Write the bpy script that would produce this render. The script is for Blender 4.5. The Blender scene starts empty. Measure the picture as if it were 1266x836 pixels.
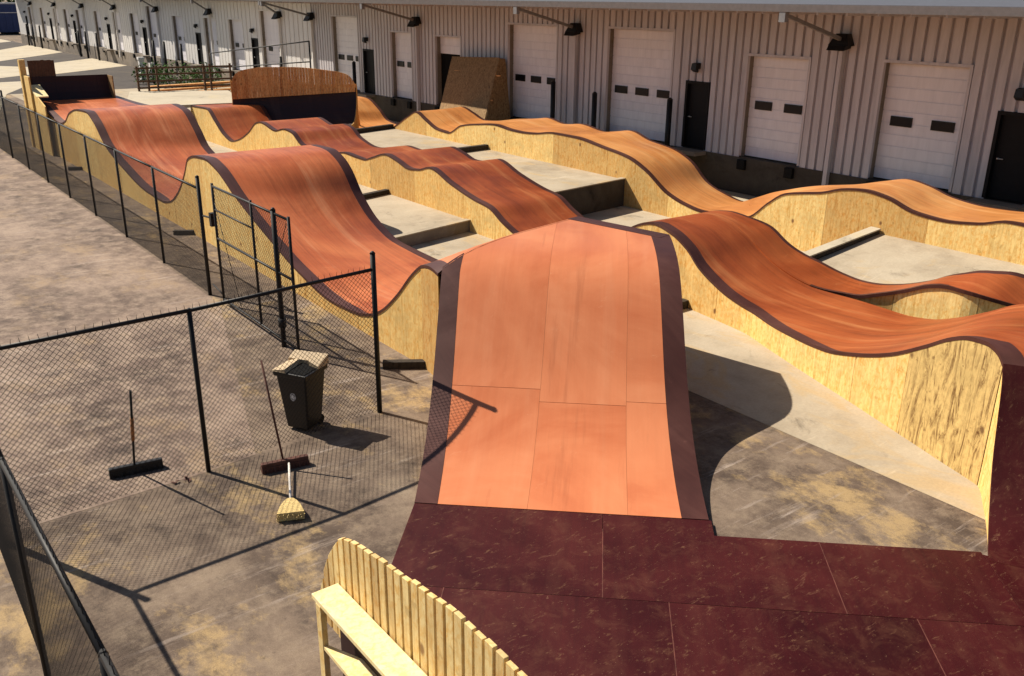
import bpy, bmesh, math, random
from mathutils import Vector, Matrix
random.seed(7)
S = bpy.context.scene
COL = S.collection

# ------------------------------------------------------------------ camera, sky, sun
def set_camera():
    yaw, pitch, roll, f = math.radians(37.55), math.radians(20.58), math.radians(0.57), 1117.53
    sy, cy, sp, cp = math.sin(yaw), math.cos(yaw), math.sin(pitch), math.cos(pitch)
    fw = Vector((sy*cp, cy*cp, -sp)); r = Vector((cy, -sy, 0)); u = r.cross(fw)
    r2 = r*math.cos(roll) + u*math.sin(roll); u2 = -r*math.sin(roll) + u*math.cos(roll)
    cam = bpy.data.cameras.new('camera'); cam.sensor_fit = 'HORIZONTAL'; cam.sensor_width = 36
    cam.lens = f/1266*36; cam.clip_start = 0.1; cam.clip_end = 2000
    ob = bpy.data.objects.new('camera', cam); COL.objects.link(ob)
    M = Matrix(((r2.x, u2.x, -fw.x, -5.59), (r2.y, u2.y, -fw.y, -16.96), (r2.z, u2.z, -fw.z, 5.5), (0, 0, 0, 1)))
    ob.matrix_world = M
    S.camera = ob
set_camera()
SUN_DIR = Vector((0.42, -0.89, -1.0)).normalized()
W = bpy.data.worlds.new('World'); S.world = W; W.use_nodes = True
nt = W.node_tree
sky = nt.nodes.new('ShaderNodeTexSky'); sky.sky_type = 'NISHITA'; sky.sun_disc = False
sky.sun_elevation = math.asin(-SUN_DIR.z); sky.sun_rotation = math.atan2(-SUN_DIR.x, -SUN_DIR.y)
bg = nt.nodes['Background']; bg.inputs['Strength'].default_value = 0.05
nt.links.new(sky.outputs[0], bg.inputs['Color'])
sl = bpy.data.lights.new('sun', 'SUN'); sl.energy = 5.0; sl.angle = math.radians(0.5); sl.color = (1.0, 0.90, 0.76)
so = bpy.data.objects.new('sun', sl); COL.objects.link(so)
so.rotation_euler = SUN_DIR.to_track_quat('-Z', 'Y').to_euler(); so.location = (-20, 40, 60)
S.view_settings.view_transform = 'Standard'; S.view_settings.look = 'None'
S.view_settings.gamma = 1; S.view_settings.exposure = 0.62

# ------------------------------------------------------------------ materials
MATS = {}
class NT:
    def __init__(s, name, rough=.6, spec=.4, metal=0):
        s.m = bpy.data.materials.new(name); s.m.use_nodes = True; s.t = s.m.node_tree
        s.b = s.t.nodes['Principled BSDF']; s.b.inputs['Roughness'].default_value = rough
        s.b.inputs['Specular IOR Level'].default_value = spec; s.b.inputs['Metallic'].default_value = metal
        MATS[name] = s.m
        s.co = s.t.nodes.new('ShaderNodeTexCoord'); s.oi = s.t.nodes.new('ShaderNodeObjectInfo')
    def n(s, typ, **kw):
        x = s.t.nodes.new(typ)
        for k, v in kw.items():
            if k in x.inputs: x.inputs[k].default_value = v
            else: setattr(x, k, v)
        return x
    def l(s, a, b): s.t.links.new(a, b)
    def mapping(s, scale=(1, 1, 1), rand=False, rot=(0, 0, 0), src='Object'):
        m = s.n('ShaderNodeMapping'); m.inputs['Scale'].default_value = scale; m.inputs['Rotation'].default_value = rot
        s.l(s.co.outputs[src], m.inputs['Vector'])
        if rand:
            k = s.n('ShaderNodeMath', operation='MULTIPLY'); k.inputs[1].default_value = 37.0
            s.l(s.oi.outputs['Random'], k.inputs[0])
            a = s.n('ShaderNodeVectorMath', operation='ADD'); s.l(m.outputs[0], a.inputs[0]); s.l(k.outputs[0], a.inputs[1]); return a.outputs[0]
        return m.outputs[0]
    def noise(s, vec, scale, detail=6, rough=.6, dist=0):
        x = s.n('ShaderNodeTexNoise'); x.inputs['Scale'].default_value = scale; x.inputs['Detail'].default_value = detail
        x.inputs['Roughness'].default_value = rough; x.inputs['Distortion'].default_value = dist; s.l(vec, x.inputs['Vector']); return x.outputs['Fac']
    def ramp(s, fac, stops):
        r = s.n('ShaderNodeValToRGB'); e = r.color_ramp.elements
        while len(e) < len(stops): e.new(.5)
        for i, (p, c) in enumerate(stops):
            e[i].position = p; e[i].color = (*c, 1) if len(c) == 3 else c
        s.l(fac, r.inputs[0]); return r.outputs['Color']
    def mix(s, fac, a, b, mode='MIX'):
        m = s.n('ShaderNodeMix', data_type='RGBA', blend_type=mode)
        for sock, v in ((m.inputs[0], fac), (m.inputs[6], a), (m.inputs[7], b)):
            if hasattr(v, 'is_linked') or hasattr(v, 'links'): s.l(v, sock)
            else: sock.default_value = v if not isinstance(v, tuple) else (*v, 1)
        return m.outputs[2]
    def base(s, c):
        if isinstance(c, tuple): s.b.inputs['Base Color'].default_value = (*c, 1)
        else: s.l(c, s.b.inputs['Base Color'])
    def bump(s, h, strength=.3, dist=.01):
        b = s.n('ShaderNodeBump'); b.inputs['Strength'].default_value = strength; b.inputs['Distance'].default_value = dist
        s.l(h, b.inputs['Height']); s.l(b.outputs[0], s.b.inputs['Normal'])
    def rough(s, v): s.l(v, s.b.inputs['Roughness'])
G3 = lambda v: (v, v, v)

def simple(name, c, rough=.5, spec=.4, metal=0, var=.25, scale=8):
    x = NT(name, rough, spec, metal); v = x.mapping(rand=True)
    f = x.noise(v, scale, 5)
    lo = tuple(k*(1-var) for k in c); hi = tuple(min(1, k*(1+var)) for k in c)
    x.base(x.ramp(f, [(.3, lo), (.7, hi)])); x.bump(f, .12, .004); return x.m

def concrete(name, dark, mid, light, stain, scratch=.35):
    x = NT(name, .85, .25)
    v = x.mapping(src='Object')
    big = x.noise(v, .35, 7, .62, .6); med = x.noise(v, 1.7, 7, .65, .3); fine = x.noise(v, 24, 4, .7)
    c = x.ramp(big, [(.3, dark), (.5, mid), (.68, light)])
    c = x.mix(x.ramp(med, [(.36, G3(.0)), (.7, G3(.7))]), c, light)
    c = x.mix(x.ramp(x.noise(x.mapping((1, .6, 1)), .8, 8, .7, 1.2), [(.53, G3(0)), (.64, G3(.65))]), c, stain)
    sc = x.noise(x.mapping((.35, 3.2, 1), rot=(0, 0, .5)), 1.1, 8, .75, .4)
    c = x.mix(x.ramp(sc, [(.6, G3(0)), (.7, G3(scratch))]), c, tuple(min(1, k*1.9) for k in light))
    c = x.mix(x.ramp(x.noise(x.mapping((.8, .8, 1)), 1.3, 8, .72, .9), [(.58, G3(0)), (.7, G3(.6))]), c, tuple(k*.45 for k in dark))
    c = x.mix(.35, c, x.ramp(fine, [(.3, G3(.55)), (.7, G3(1.0))]), 'MULTIPLY')
    x.base(c); x.bump(fine, .25, .006); return x.m
def yard(name, tint=(1, 1, 1), cream=(.37, .235, .095)):
    T = lambda c_: tuple(min(1, a*b) for a, b in zip(c_, tint))
    x = NT(name, .85, .25); v = x.mapping()
    big = x.noise(x.mapping((1, .65, 1), rot=(0, 0, .55)), .5, 14, .76, .05); med = x.noise(v, 2.6, 12, .78, .05); fine = x.noise(v, 26, 5, .75)
    c = x.ramp(big, [(.32, T((.045, .031, .023))), (.46, T((.12, .085, .063))), (.58, T((.215, .158, .115))), (.72, T((.34, .265, .185)))])
    c = x.mix(x.ramp(med, [(.47, G3(0)), (.60, G3(.6))]), c, T((.29, .22, .155)))
    c = x.mix(x.ramp(x.noise(x.mapping((1, .7, 1), rot=(0, 0, .6)), .75, 14, .76, .1), [(.53, G3(0)), (.62, G3(.75))]), c, cream)
    for rot, sc, amt in ((.75, 1.0, .6), (-.35, 1.3, .5), (1.35, .8, .45)):
        st = x.noise(x.mapping((.45, 5.5, 1), rot=(0, 0, rot)), sc, 7, .72, .1)
        msk = x.noise(x.mapping((1, 1, 1), rot=(0, 0, rot)), .6, 3, .5)
        f = x.mix(1.0, x.ramp(st, [(.58, G3(0)), (.66, G3(amt))]), x.ramp(msk, [(.45, G3(0)), (.6, G3(1))]), 'MULTIPLY')
        c = x.mix(f, c, (.46, .38, .32))
    c = x.mix(x.ramp(x.noise(v, 1.0, 13, .76, .1), [(.55, G3(0)), (.66, G3(.7))]), c, (.042, .030, .025))
    grit = x.noise(v, 90, 3, .7); c = x.mix(.5, c, x.ramp(grit, [(.35, G3(.5)), (.6, G3(1.05))]), 'MULTIPLY')
    c = x.mix(x.ramp(x.noise(v, 3.1, 6, .75, .2), [(.62, G3(0)), (.70, G3(.6))]), c, (.045, .032, .026))
    c = x.mix(.4, c, x.ramp(fine, [(.3, G3(.55)), (.7, G3(1.0))]), 'MULTIPLY')
    x.base(c); x.bump(fine, .3, .006)
yard('yard_concrete', cream=(.46, .32, .15))
yard('lane_concrete', (1.4, 1.4, 1.48), (.34, .24, .15))
concrete('apron_concrete', (.25, .20, .14), (.39, .325, .235), (.48, .41, .305), (.46, .33, .17), .3)
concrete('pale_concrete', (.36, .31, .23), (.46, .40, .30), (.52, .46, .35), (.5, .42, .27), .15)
concrete('shade_toned_ground', (.035, .03, .028), (.055, .046, .042), (.08, .068, .06), (.10, .08, .06), .2)  # dark ground tone that carries the shadow bands of the far yard
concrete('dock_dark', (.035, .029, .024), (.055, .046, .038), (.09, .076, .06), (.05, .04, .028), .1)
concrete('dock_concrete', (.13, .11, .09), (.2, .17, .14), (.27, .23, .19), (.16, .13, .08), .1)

def skate(name, dark, mid, light, wear, rough=.42, rot=0, streak=.5, wearmax=.45, lanes=.4, sheet_var=.3):
    x = NT(name, rough, .35)
    v = x.mapping(rand=True)
    m1 = x.n('ShaderNodeMapping'); m1.inputs['Rotation'].default_value = (0, 0, rot); x.l(x.co.outputs['Object'], m1.inputs['Vector'])
    m2 = x.n('ShaderNodeMapping'); m2.inputs['Scale'].default_value = (15, .4, .4); x.l(m1.outputs[0], m2.inputs['Vector'])
    st = x.noise(m2.outputs[0], 1.0, 6, .72, .12)
    big = x.noise(v, .55, 6, .6, .8)
    c = x.ramp(big, [(.3, dark), (.5, mid), (.72, light)])
    c = x.mix(streak, c, x.ramp(st, [(.32, G3(.5)), (.6, G3(1))]), 'MULTIPLY')
    m3 = x.n('ShaderNodeMapping'); m3.inputs['Scale'].default_value = (2.6, .22, .22); x.l(m1.outputs[0], m3.inputs['Vector'])
    tr = x.noise(m3.outputs[0], 1.0, 5, .65, .25)
    c = x.mix(x.ramp(tr, [(.54, G3(0)), (.70, G3(lanes))]), c, wear)
    c = x.mix(x.ramp(tr, [(.30, G3(.45)), (.43, G3(0))]), c, tuple(k*.5 for k in dark))
    sc = x.noise(x.mapping((1.2, 4.5, 3), rand=True, rot=(0, 0, .9)), 1.6, 9, .78, .7)
    c = x.mix(x.ramp(sc, [(.62, G3(0)), (.74, G3(wearmax))]), c, wear)
    sp = x.noise(v, 42, 3, .6)
    c = x.mix(x.ramp(sp, [(.68, G3(0)), (.78, G3(.3))]), c, wear)
    # per-sheet tone
    c = x.mix(sheet_var, c, x.ramp(x.oi.outputs['Random'], [(0, G3(.72)), (1, G3(1))]), 'MULTIPLY')
    x.base(c); x.bump(st, .06, .003)
    x.rough(x.ramp(big, [(.3, G3(rough-.07)), (.7, G3(rough+.12))])); return x.m
skate('orange_deck', (.34, .075, .022), (.48, .125, .040), (.60, .185, .065), (.74, .36, .18), .34)
skate('centre_deck', (.49, .138, .055), (.575, .188, .079), (.64, .235, .104), (.76, .42, .24), .34, rot=math.radians(43), streak=.1, lanes=.1, sheet_var=.1)
skate('rust_deck', (.22, .045, .012), (.33, .072, .018), (.44, .115, .030), (.62, .27, .10), .36)
skate('amber_deck', (.50, .19, .055), (.62, .255, .075), (.72, .35, .12), (.78, .48, .22), .34)
skate('maroon_band', (.046, .015, .011), (.068, .023, .017), (.095, .034, .026), (.2, .09, .07), streak=.3, lanes=.15)
m = skate('maroon_deck', (.028, .002, .0025), (.047, .004, .0045), (.068, .008, .007), (.30, .16, .09), .5, rot=math.radians(43), streak=.3, wearmax=.8, lanes=.035)
def scuff(m):
    """worn flecks and rubbed patches over the paint"""
    t = m.node_tree; b = t.nodes['Principled BSDF']; b.inputs['Specular IOR Level'].default_value = .22
    old = b.inputs['Base Color'].links[0].from_socket; co = t.nodes.new('ShaderNodeTexCoord')
    def nz(sc, det, dist, lo, hi, amt, col, prev, st=(1, 1, 1)):
        mp = t.nodes.new('ShaderNodeMapping'); mp.inputs['Scale'].default_value = st; mp.inputs['Rotation'].default_value = (0, 0, .5); t.links.new(co.outputs['Object'], mp.inputs['Vector'])
        oi = t.nodes.new('ShaderNodeObjectInfo'); ad = t.nodes.new('ShaderNodeVectorMath'); ad.operation = 'ADD'; t.links.new(mp.outputs[0], ad.inputs[0]); t.links.new(oi.outputs['Location'], ad.inputs[1])
        n = t.nodes.new('ShaderNodeTexNoise'); n.inputs['Scale'].default_value = sc; n.inputs['Detail'].default_value = det; n.inputs['Roughness'].default_value = .75; n.inputs['Distortion'].default_value = dist; t.links.new(ad.outputs[0], n.inputs['Vector'])
        r = t.nodes.new('ShaderNodeValToRGB'); r.color_ramp.elements[0].position = lo; r.color_ramp.elements[0].color = (0, 0, 0, 1); r.color_ramp.elements[1].position = hi; r.color_ramp.elements[1].color = (amt, amt, amt, 1); t.links.new(n.outputs['Fac'], r.inputs[0])
        mx = t.nodes.new('ShaderNodeMix'); mx.data_type = 'RGBA'; t.links.new(r.outputs['Color'], mx.inputs[0]); t.links.new(prev, mx.inputs[6]); mx.inputs[7].default_value = (*col, 1); return mx.outputs[2]
    o = nz(3.2, 10, .5, .5, .72, .25, (.17, .075, .04), old)
    o = nz(7, 8, .3, .58, .72, .55, (.22, .12, .06), o, (1, 2.4, 1))
    o = nz(30, 4, 0, .66, .72, .6, (.30, .19, .11), o)
    t.links.new(o, b.inputs['Base Color'])
scuff(m)
skate('shade_toned_deck', (.018, .006, .007), (.026, .009, .010), (.036, .014, .014), (.08, .04, .03), .6)  # maroon deck darkened so its colour holds the shade on these faces

def ply(name, base, dark, knot, streak=1.0, rand_dark=.5, gs=(5, 5, .45), lohi=(.30, .5, .68), fl_amt=.68):
    x = NT(name, .75, .25)
    g = x.noise(x.mapping(gs, rand=True), 2.2, 9, .72, 1.6*streak)
    fl = x.noise(x.mapping((11, 11, 7), rand=True), 1.6, 4, .65, .6)
    c = x.ramp(g, [(lohi[0], dark), (lohi[1], base), (lohi[2], tuple(min(1, k*1.15) for k in base))])
    c = x.mix(fl_amt, c, x.ramp(fl, [(.34, tuple(min(1, k*1.5) for k in dark)), (.56, G3(1))]), 'MULTIPLY')
    c = x.mix(x.ramp(x.noise(x.mapping((1, 1, 1.6), rand=True), 1.5, 7, .7, .5), [(.48, G3(0)), (.68, G3(.6))]), c, tuple(k*.72 for k in base))
    c = x.mix(x.ramp(x.noise(x.mapping((1, 1, 1), rand=True), 9, 3, .5), [(.64, G3(0)), (.71, G3(.6))]), c, tuple(k*.8 for k in dark))
    kn = x.n('ShaderNodeTexVoronoi'); kn.inputs['Scale'].default_value = 2.1; x.l(x.mapping((1, 1, .7), rand=True), kn.inputs['Vector'])
    c = x.mix(x.ramp(kn.outputs['Distance'], [(.05, G3(.85)), (.10, G3(0))]), c, knot)
    c = x.mix(rand_dark, c, x.ramp(x.oi.outputs['Random'], [(0, (.55, .42, .33)), (.22, (.86, .76, .66)), (.5, (1, .95, .88)), (1, G3(1))]), 'MULTIPLY')
    x.base(c); x.bump(g, .2, .004); return x.m
ply('plywood', (.80, .60, .25), (.56, .34, .09), (.14, .05, .02), 1.0, .8)
ply('grainy_plywood', (.60, .42, .16), (.14, .062, .016), (.1, .04, .015), 1.5, .1, (3.2, 3.2, .5), (.36, .5, .62), .3)
ply('brown_plywood', (.30, .19, .085), (.19, .11, .045), (.06, .03, .01))
ply('new_lumber', (.72, .57, .28), (.56, .39, .16), (.2, .09, .03), .8, .55)
ply('sunny_plank', (.80, .68, .40), (.72, .57, .29), (.3, .16, .06), .4, .2)
ply('aged_lumber', (.72, .42, .17), (.42, .21, .08), (.08, .03, .01), .7, .75)
ply('tie_timber', (.045, .036, .028), (.02, .016, .012), (.01, .01, .01), .5, .3)
simple('black_steel', (.008, .0075, .008), .55, .3, 0, .3)
simple('black_plastic', (.007, .0065, .007), .45, .35, 0, .3)
simple('rubber', (.006, .0055, .0055), .8, .2)
simple('door_black', (.006, .0055, .0065), .6, .2)
simple('glass_dark', (.006, .006, .008), .3, .3)
simple('void_black', (.006, .006, .006), .9, .1)
simple('white_bag', (.62, .54, .42), .6, .3)
simple('logo_white', (.7, .68, .66), .6, .3)
simple('galvanised', (.42, .42, .43), .4, .5, .6)
simple('roof_metal', (.12, .12, .135), .5, .4, .2, .12)
simple('gutter_metal', (.19, .185, .19), .5, .4, 0, .12)
simple('liner_tan', (.46, .35, .22), .7, .3, 0, .12, 3)
simple('blue_paint', (.015, .035, .13), .5, .4)
simple('bristle', (.62, .46, .2), .9, .1, 0, .4, 60)
simple('broom_wood', (.36, .15, .05), .6, .3)
simple('broom_dark', (.10, .04, .028), .7, .3)
simple('worn_tan', (.115, .036, .026), .7, .3, 0, .6, 6)
simple('white_handle', (.72, .68, .62), .5, .3)
simple('rail_wood', (.10, .055, .03), .7, .3)
simple('leaf', (.045, .10, .022), .85, .08, 0, .5, 20)
simple('bark', (.09, .06, .04), .9, .2)
def siding(name, a, b):
    x = NT(name, .45, .4)
    d = x.noise(x.mapping((3, 3, .35), rand=True), 1.5, 7, .7, .3)
    c = x.ramp(d, [(.3, a), (.65, b)])
    c = x.mix(x.ramp(x.noise(x.mapping((8, 8, .25)), 1.2, 8, .75), [(.6, G3(0)), (.78, G3(.35))]), c, tuple(k*.5 for k in a))
    c = x.mix(.3, c, x.ramp(x.oi.outputs['Random'], [(0, G3(.86)), (1, G3(1))]), 'MULTIPLY')
    x.base(c); x.bump(d, .05, .003); return x.m
siding('wall_metal', (.42, .40, .425), (.57, .545, .575))
siding('far_wall_metal', (.62, .6, .58), (.74, .72, .70))
siding('door_metal', (.72, .70, .74), (.84, .82, .86))
M = MATS

# ------------------------------------------------------------------ mesh helpers
class MB:
    def __init__(s): s.v = []; s.f = []; s.mi = []; s.sm = []
    def poly(s, pts, mi=0, sm=False):
        i = len(s.v); s.v += [tuple(p) for p in pts]; s.f.append(tuple(range(i, i+len(pts)))); s.mi.append(mi); s.sm.append(sm)
    def box(s, a, b, mi=0):
        x0, x1 = sorted((a[0], b[0])); y0, y1 = sorted((a[1], b[1])); z0, z1 = sorted((a[2], b[2]))
        s.hexa([(x0, y0, z0), (x1, y0, z0), (x1, y1, z0), (x0, y1, z0)], [(x0, y0, z1), (x1, y0, z1), (x1, y1, z1), (x0, y1, z1)], mi)
    def hexa(s, lo, hi, mi=0):
        i = len(s.v); s.v += [tuple(p) for p in lo] + [tuple(p) for p in hi]; n = len(lo)
        s.f.append(tuple(i+k for k in range(n-1, -1, -1))); s.f.append(tuple(i+n+k for k in range(n)))
        for k in range(n): s.f.append((i+k, i+(k+1) % n, i+n+(k+1) % n, i+n+k))
        s.mi += [mi]*(n+2); s.sm += [False]*(n+2)
    def bar(s, p, q, w, h, mi=0, up=(0, 0, 1)):
        p, q = Vector(p), Vector(q); d = (q-p).normalized(); u = Vector(up)
        if abs(d.dot(u)) > .98: u = Vector((1, 0, 0))
        a = d.cross(u).normalized()*w/2; b = a.cross(d).normalized()*h/2
        s.hexa([p-a-b, p+a-b, p+a+b, p-a+b], [q-a-b, q+a-b, q+a+b, q-a+b], mi)
    def tube(s, p, q, r, n=8, r2=None, mi=0, cap=True):
        p, q = Vector(p), Vector(q); d = (q-p).normalized(); u = Vector((0, 0, 1)) if abs(d.z) < .95 else Vector((1, 0, 0))
        a = d.cross(u).normalized(); b = a.cross(d).normalized(); r2 = r if r2 is None else r2; i = len(s.v)
        for c, rr in ((p, r), (q, r2)):
            for k in range(n):
                t = 2*math.pi*k/n; s.v.append(tuple(c + a*math.cos(t)*rr + b*math.sin(t)*rr))
        for k in range(n):
            s.f.append((i+k, i+(k+1) % n, i+n+(k+1) % n, i+n+k)); s.mi.append(mi); s.sm.append(n > 4)
        if cap:
            s.f.append(tuple(i+k for k in range(n-1, -1, -1))); s.f.append(tuple(i+n+k for k in range(n))); s.mi += [mi]*2; s.sm += [False]*2
    def obj(s, name, mats, parent=None, origin=None, bevel=0):
        me = bpy.data.meshes.new(name)
        o0 = Vector(origin) if origin else Vector((0, 0, 0))
        me.from_pydata([tuple(Vector(v)-o0) for v in s.v], [], s.f)
        for m in (mats if isinstance(mats, (list, tuple)) else [mats]): me.materials.append(M[m])
        me.polygons.foreach_set('material_index', s.mi); me.polygons.foreach_set('use_smooth', s.sm)
        bm = bmesh.new(); bm.from_mesh(me)
        if bevel: bmesh.ops.remove_doubles(bm, verts=bm.verts, dist=1e-5)
        bmesh.ops.recalc_face_normals(bm, faces=bm.faces); bm.to_mesh(me); bm.free()
        me.update()
        ob = bpy.data.objects.new(name, me); COL.objects.link(ob); ob.location = o0
        if parent: adopt(ob, parent)
        if bevel:
            b = ob.modifiers.new('bevel', 'BEVEL'); b.width = bevel; b.segments = 2; b.limit_method = 'ANGLE'
        return ob
def adopt(ob, parent):
    wl = parent.location.copy(); p = parent.parent
    while p: wl += p.location; p = p.parent
    ob.parent = parent; ob.location = ob.location - wl
def tag(o, label, cat, group=None, kind=None):
    o['label'] = label; o['category'] = cat
    if group: o['group'] = group
    if kind: o['kind'] = kind
    return o
def thing(name, label, cat, loc=(0, 0, 0), group=None):
    o = bpy.data.objects.new(name, None); COL.objects.link(o); o.location = loc; o.empty_display_size = .2
    return tag(o, label, cat, group)
def struct(o): o['kind'] = 'structure'; return o
def copy_tree(o, parent=None):
    c = o.copy(); COL.objects.link(c)
    if parent: c.parent = parent
    for ch in list(o.children): copy_tree(ch, c)
    return c
def pchip(keys):
    """monotone cubic through (x, value) keys"""
    k = sorted(keys); xs = [a for a, _ in k]; ys = [b for _, b in k]; n = len(xs)
    h = [xs[i+1]-xs[i] for i in range(n-1)]; d = [(ys[i+1]-ys[i])/h[i] for i in range(n-1)]
    m = [0]*n; m[0] = d[0]; m[-1] = d[-1]
    for i in range(1, n-1):
        if d[i-1]*d[i] > 0:
            w1, w2 = 2*h[i]+h[i-1], h[i]+2*h[i-1]; m[i] = (w1+w2)/(w1/d[i-1]+w2/d[i])
    def f(x):
        if x <= xs[0]: return ys[0]
        if x >= xs[-1]: return ys[-1]
        i = 0
        while x > xs[i+1]: i += 1
        t = (x-xs[i])/h[i]
        return (2*t**3-3*t*t+1)*ys[i] + (t**3-2*t*t+t)*h[i]*m[i] + (3*t*t-2*t**3)*ys[i+1] + (t**3-t*t)*h[i]*m[i+1]
    return f
TH = .05
def ruled(name, L, R, mats, parent, bl0=.24, br0=.24, cross=6, th=TH):
    """riding sheet between two edge polylines: coloured strips painted along both edges, real thickness"""
    b = MB(); n = len(L); rows = []
    def bw(E, i, full):
        if not full or full > .5 or full < .12: return full
        p, q = Vector(E[max(0, i-2)]), Vector(E[min(n-1, i+2)]); sl_ = (q.z-p.z)/max(1e-4, (q-p).xy.length)
        return full*max(.13, min(1, (.34-sl_)/.38))
    for i_, (a, c) in enumerate(zip(L, R)):
        bl_, br_ = bw(L, i_, bl0), bw(R, i_, br0)
        bl, br = bl_, br_
        a, c = Vector(a), Vector(c); w = (c-a).length
        ts = [0] + ([bl/w] if bl else []) + [(bl + (w-bl-br)*k/cross)/w for k in range(1, cross)] + ([1-br/w] if br else []) + [1]
        rows.append([a.lerp(c, t) for t in ts])
    m = len(rows[0]); bl, br = bl0, br0
    for r in rows: b.v += [tuple(p) for p in r]
    for r in rows: b.v += [(p.x, p.y, p.z-th) for p in r]
    N = n*m
    for i in range(n-1):
        for j in range(m-1):
            mi = 1 if (bl and j == 0) or (br and j == m-2) else 0
            b.f.append((i*m+j, i*m+j+1, (i+1)*m+j+1, (i+1)*m+j)); b.mi.append(mi); b.sm.append(True)
            b.f.append((N+i*m+j, N+(i+1)*m+j, N+(i+1)*m+j+1, N+i*m+j+1)); b.mi.append(0); b.sm.append(True)
    def edge(ids, mi):
        for p, q in zip(ids[:-1], ids[1:]):
            i = len(b.v); b.v += [b.v[p], b.v[q], b.v[N+q], b.v[N+p]]; b.f.append((i, i+1, i+2, i+3)); b.mi.append(mi); b.sm.append(False)
    edge([i*m for i in range(n)], 1 if bl else 0); edge([i*m+m-1 for i in range(n)], 1 if br else 0)
    edge(list(range(m)), 0); edge([(n-1)*m+j for j in range(m)], 0)
    me_o = b.obj(name, mats, parent)
    return me_o
def dens(pts, step=.12):
    """densify a 3-D polyline with pchip-smooth coordinates over chord length"""
    s = [0]
    for p, q in zip(pts[:-1], pts[1:]): s.append(s[-1] + (Vector(q)-Vector(p)).length)
    F = [pchip([(a, p[k]) for a, p in zip(s, pts)]) for k in range(3)]
    return F, s
def dens_pair(L, R, step=.13):
    FL, sL = dens(L); FR, sR = dens(R); oL, oR = [], []
    for i in range(len(L)-1):
        n = max(1, int(max(sL[i+1]-sL[i], sR[i+1]-sR[i])/step))
        for k in range(n):
            t = k/n
            oL.append(tuple(F(sL[i]+(sL[i+1]-sL[i])*t) for F in FL)); oR.append(tuple(F(sR[i]+(sR[i+1]-sR[i])*t) for F in FR))
    oL.append(tuple(L[-1])); oR.append(tuple(R[-1])); return oL, oR
def side_sheets(edge, zb, parent, thick=.02, inset=(0, 0), sheet=2.42, mat='plywood', drop=TH, gap=.008, jit=True, skip=None, rows=None):
    """plywood side of a ramp cut into separate sheets along an edge polyline; inset moves the sheet inwards"""
    acc = 0; cur = []; out = []
    off = random.uniform(.4, 1.6) if jit else 0
    pts = [Vector(p) for p in edge]
    s = [0]
    for p, q in zip(pts[:-1], pts[1:]): s.append(s[-1] + ((q-p).xy.length))
    def at(t):
        i = 0
        while i < len(s)-2 and t > s[i+1]: i += 1
        k = 0 if s[i+1] == s[i] else (t-s[i])/(s[i+1]-s[i]); return pts[i].lerp(pts[i+1], max(0, min(1, k))), i
    cuts = [0]; t = off if off > .2 else sheet
    while t < s[-1]-.25: cuts.append(t); t += sheet
    cuts.append(s[-1])
    for a, c in zip(cuts[:-1], cuts[1:]):
        a2, c2 = a+gap/2, c-gap/2
        ts = [a2] + [x for x in s if a2+.02 < x < c2-.02] + [c2]
        P = [at(t)[0] for t in ts]
        b = MB(); push = random.uniform(0, .006)
        d = (P[-1]-P[0]).xy; nrm = Vector((inset[0], inset[1]))
        o1 = nrm*(.006+push)
        nr = (P[-1]-P[0]); perp = Vector((-nr.y, nr.x, 0)).normalized()
        if perp.xy.dot(nrm) < 0: perp = -perp
        for p, q in zip(P[:-1], P[1:]):
            zbp = zb(p) if callable(zb) else zb; zbq = zb(q) if callable(zb) else zb
            zp, zq = p.z-drop, q.z-drop
            if zp-zbp < .01 and zq-zbq < .01: continue
            zp = max(zp, zbp+.01); zq = max(zq, zbq+.01)
            f = [(p.x+o1.x, p.y+o1.y, zbp), (q.x+o1.x, q.y+o1.y, zbq), (q.x+o1.x, q.y+o1.y, zq), (p.x+o1.x, p.y+o1.y, zp)]
            g = [(x+perp.x*thick, y+perp.y*thick, z) for x, y, z in f]
            b.poly(f); b.poly(g[::-1]); b.poly([f[3], f[2], g[2], g[3]])
            if p is P[0]: b.poly([f[0], f[3], g[3], g[0]])
            if q is P[-1]: b.poly([f[1], g[1], g[2], f[2]])
        if b.f:
            o = P[0].lerp(P[-1], .5); b.obj('plywood_sheet', mat, parent, origin=(o.x, o.y, 0))

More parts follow.
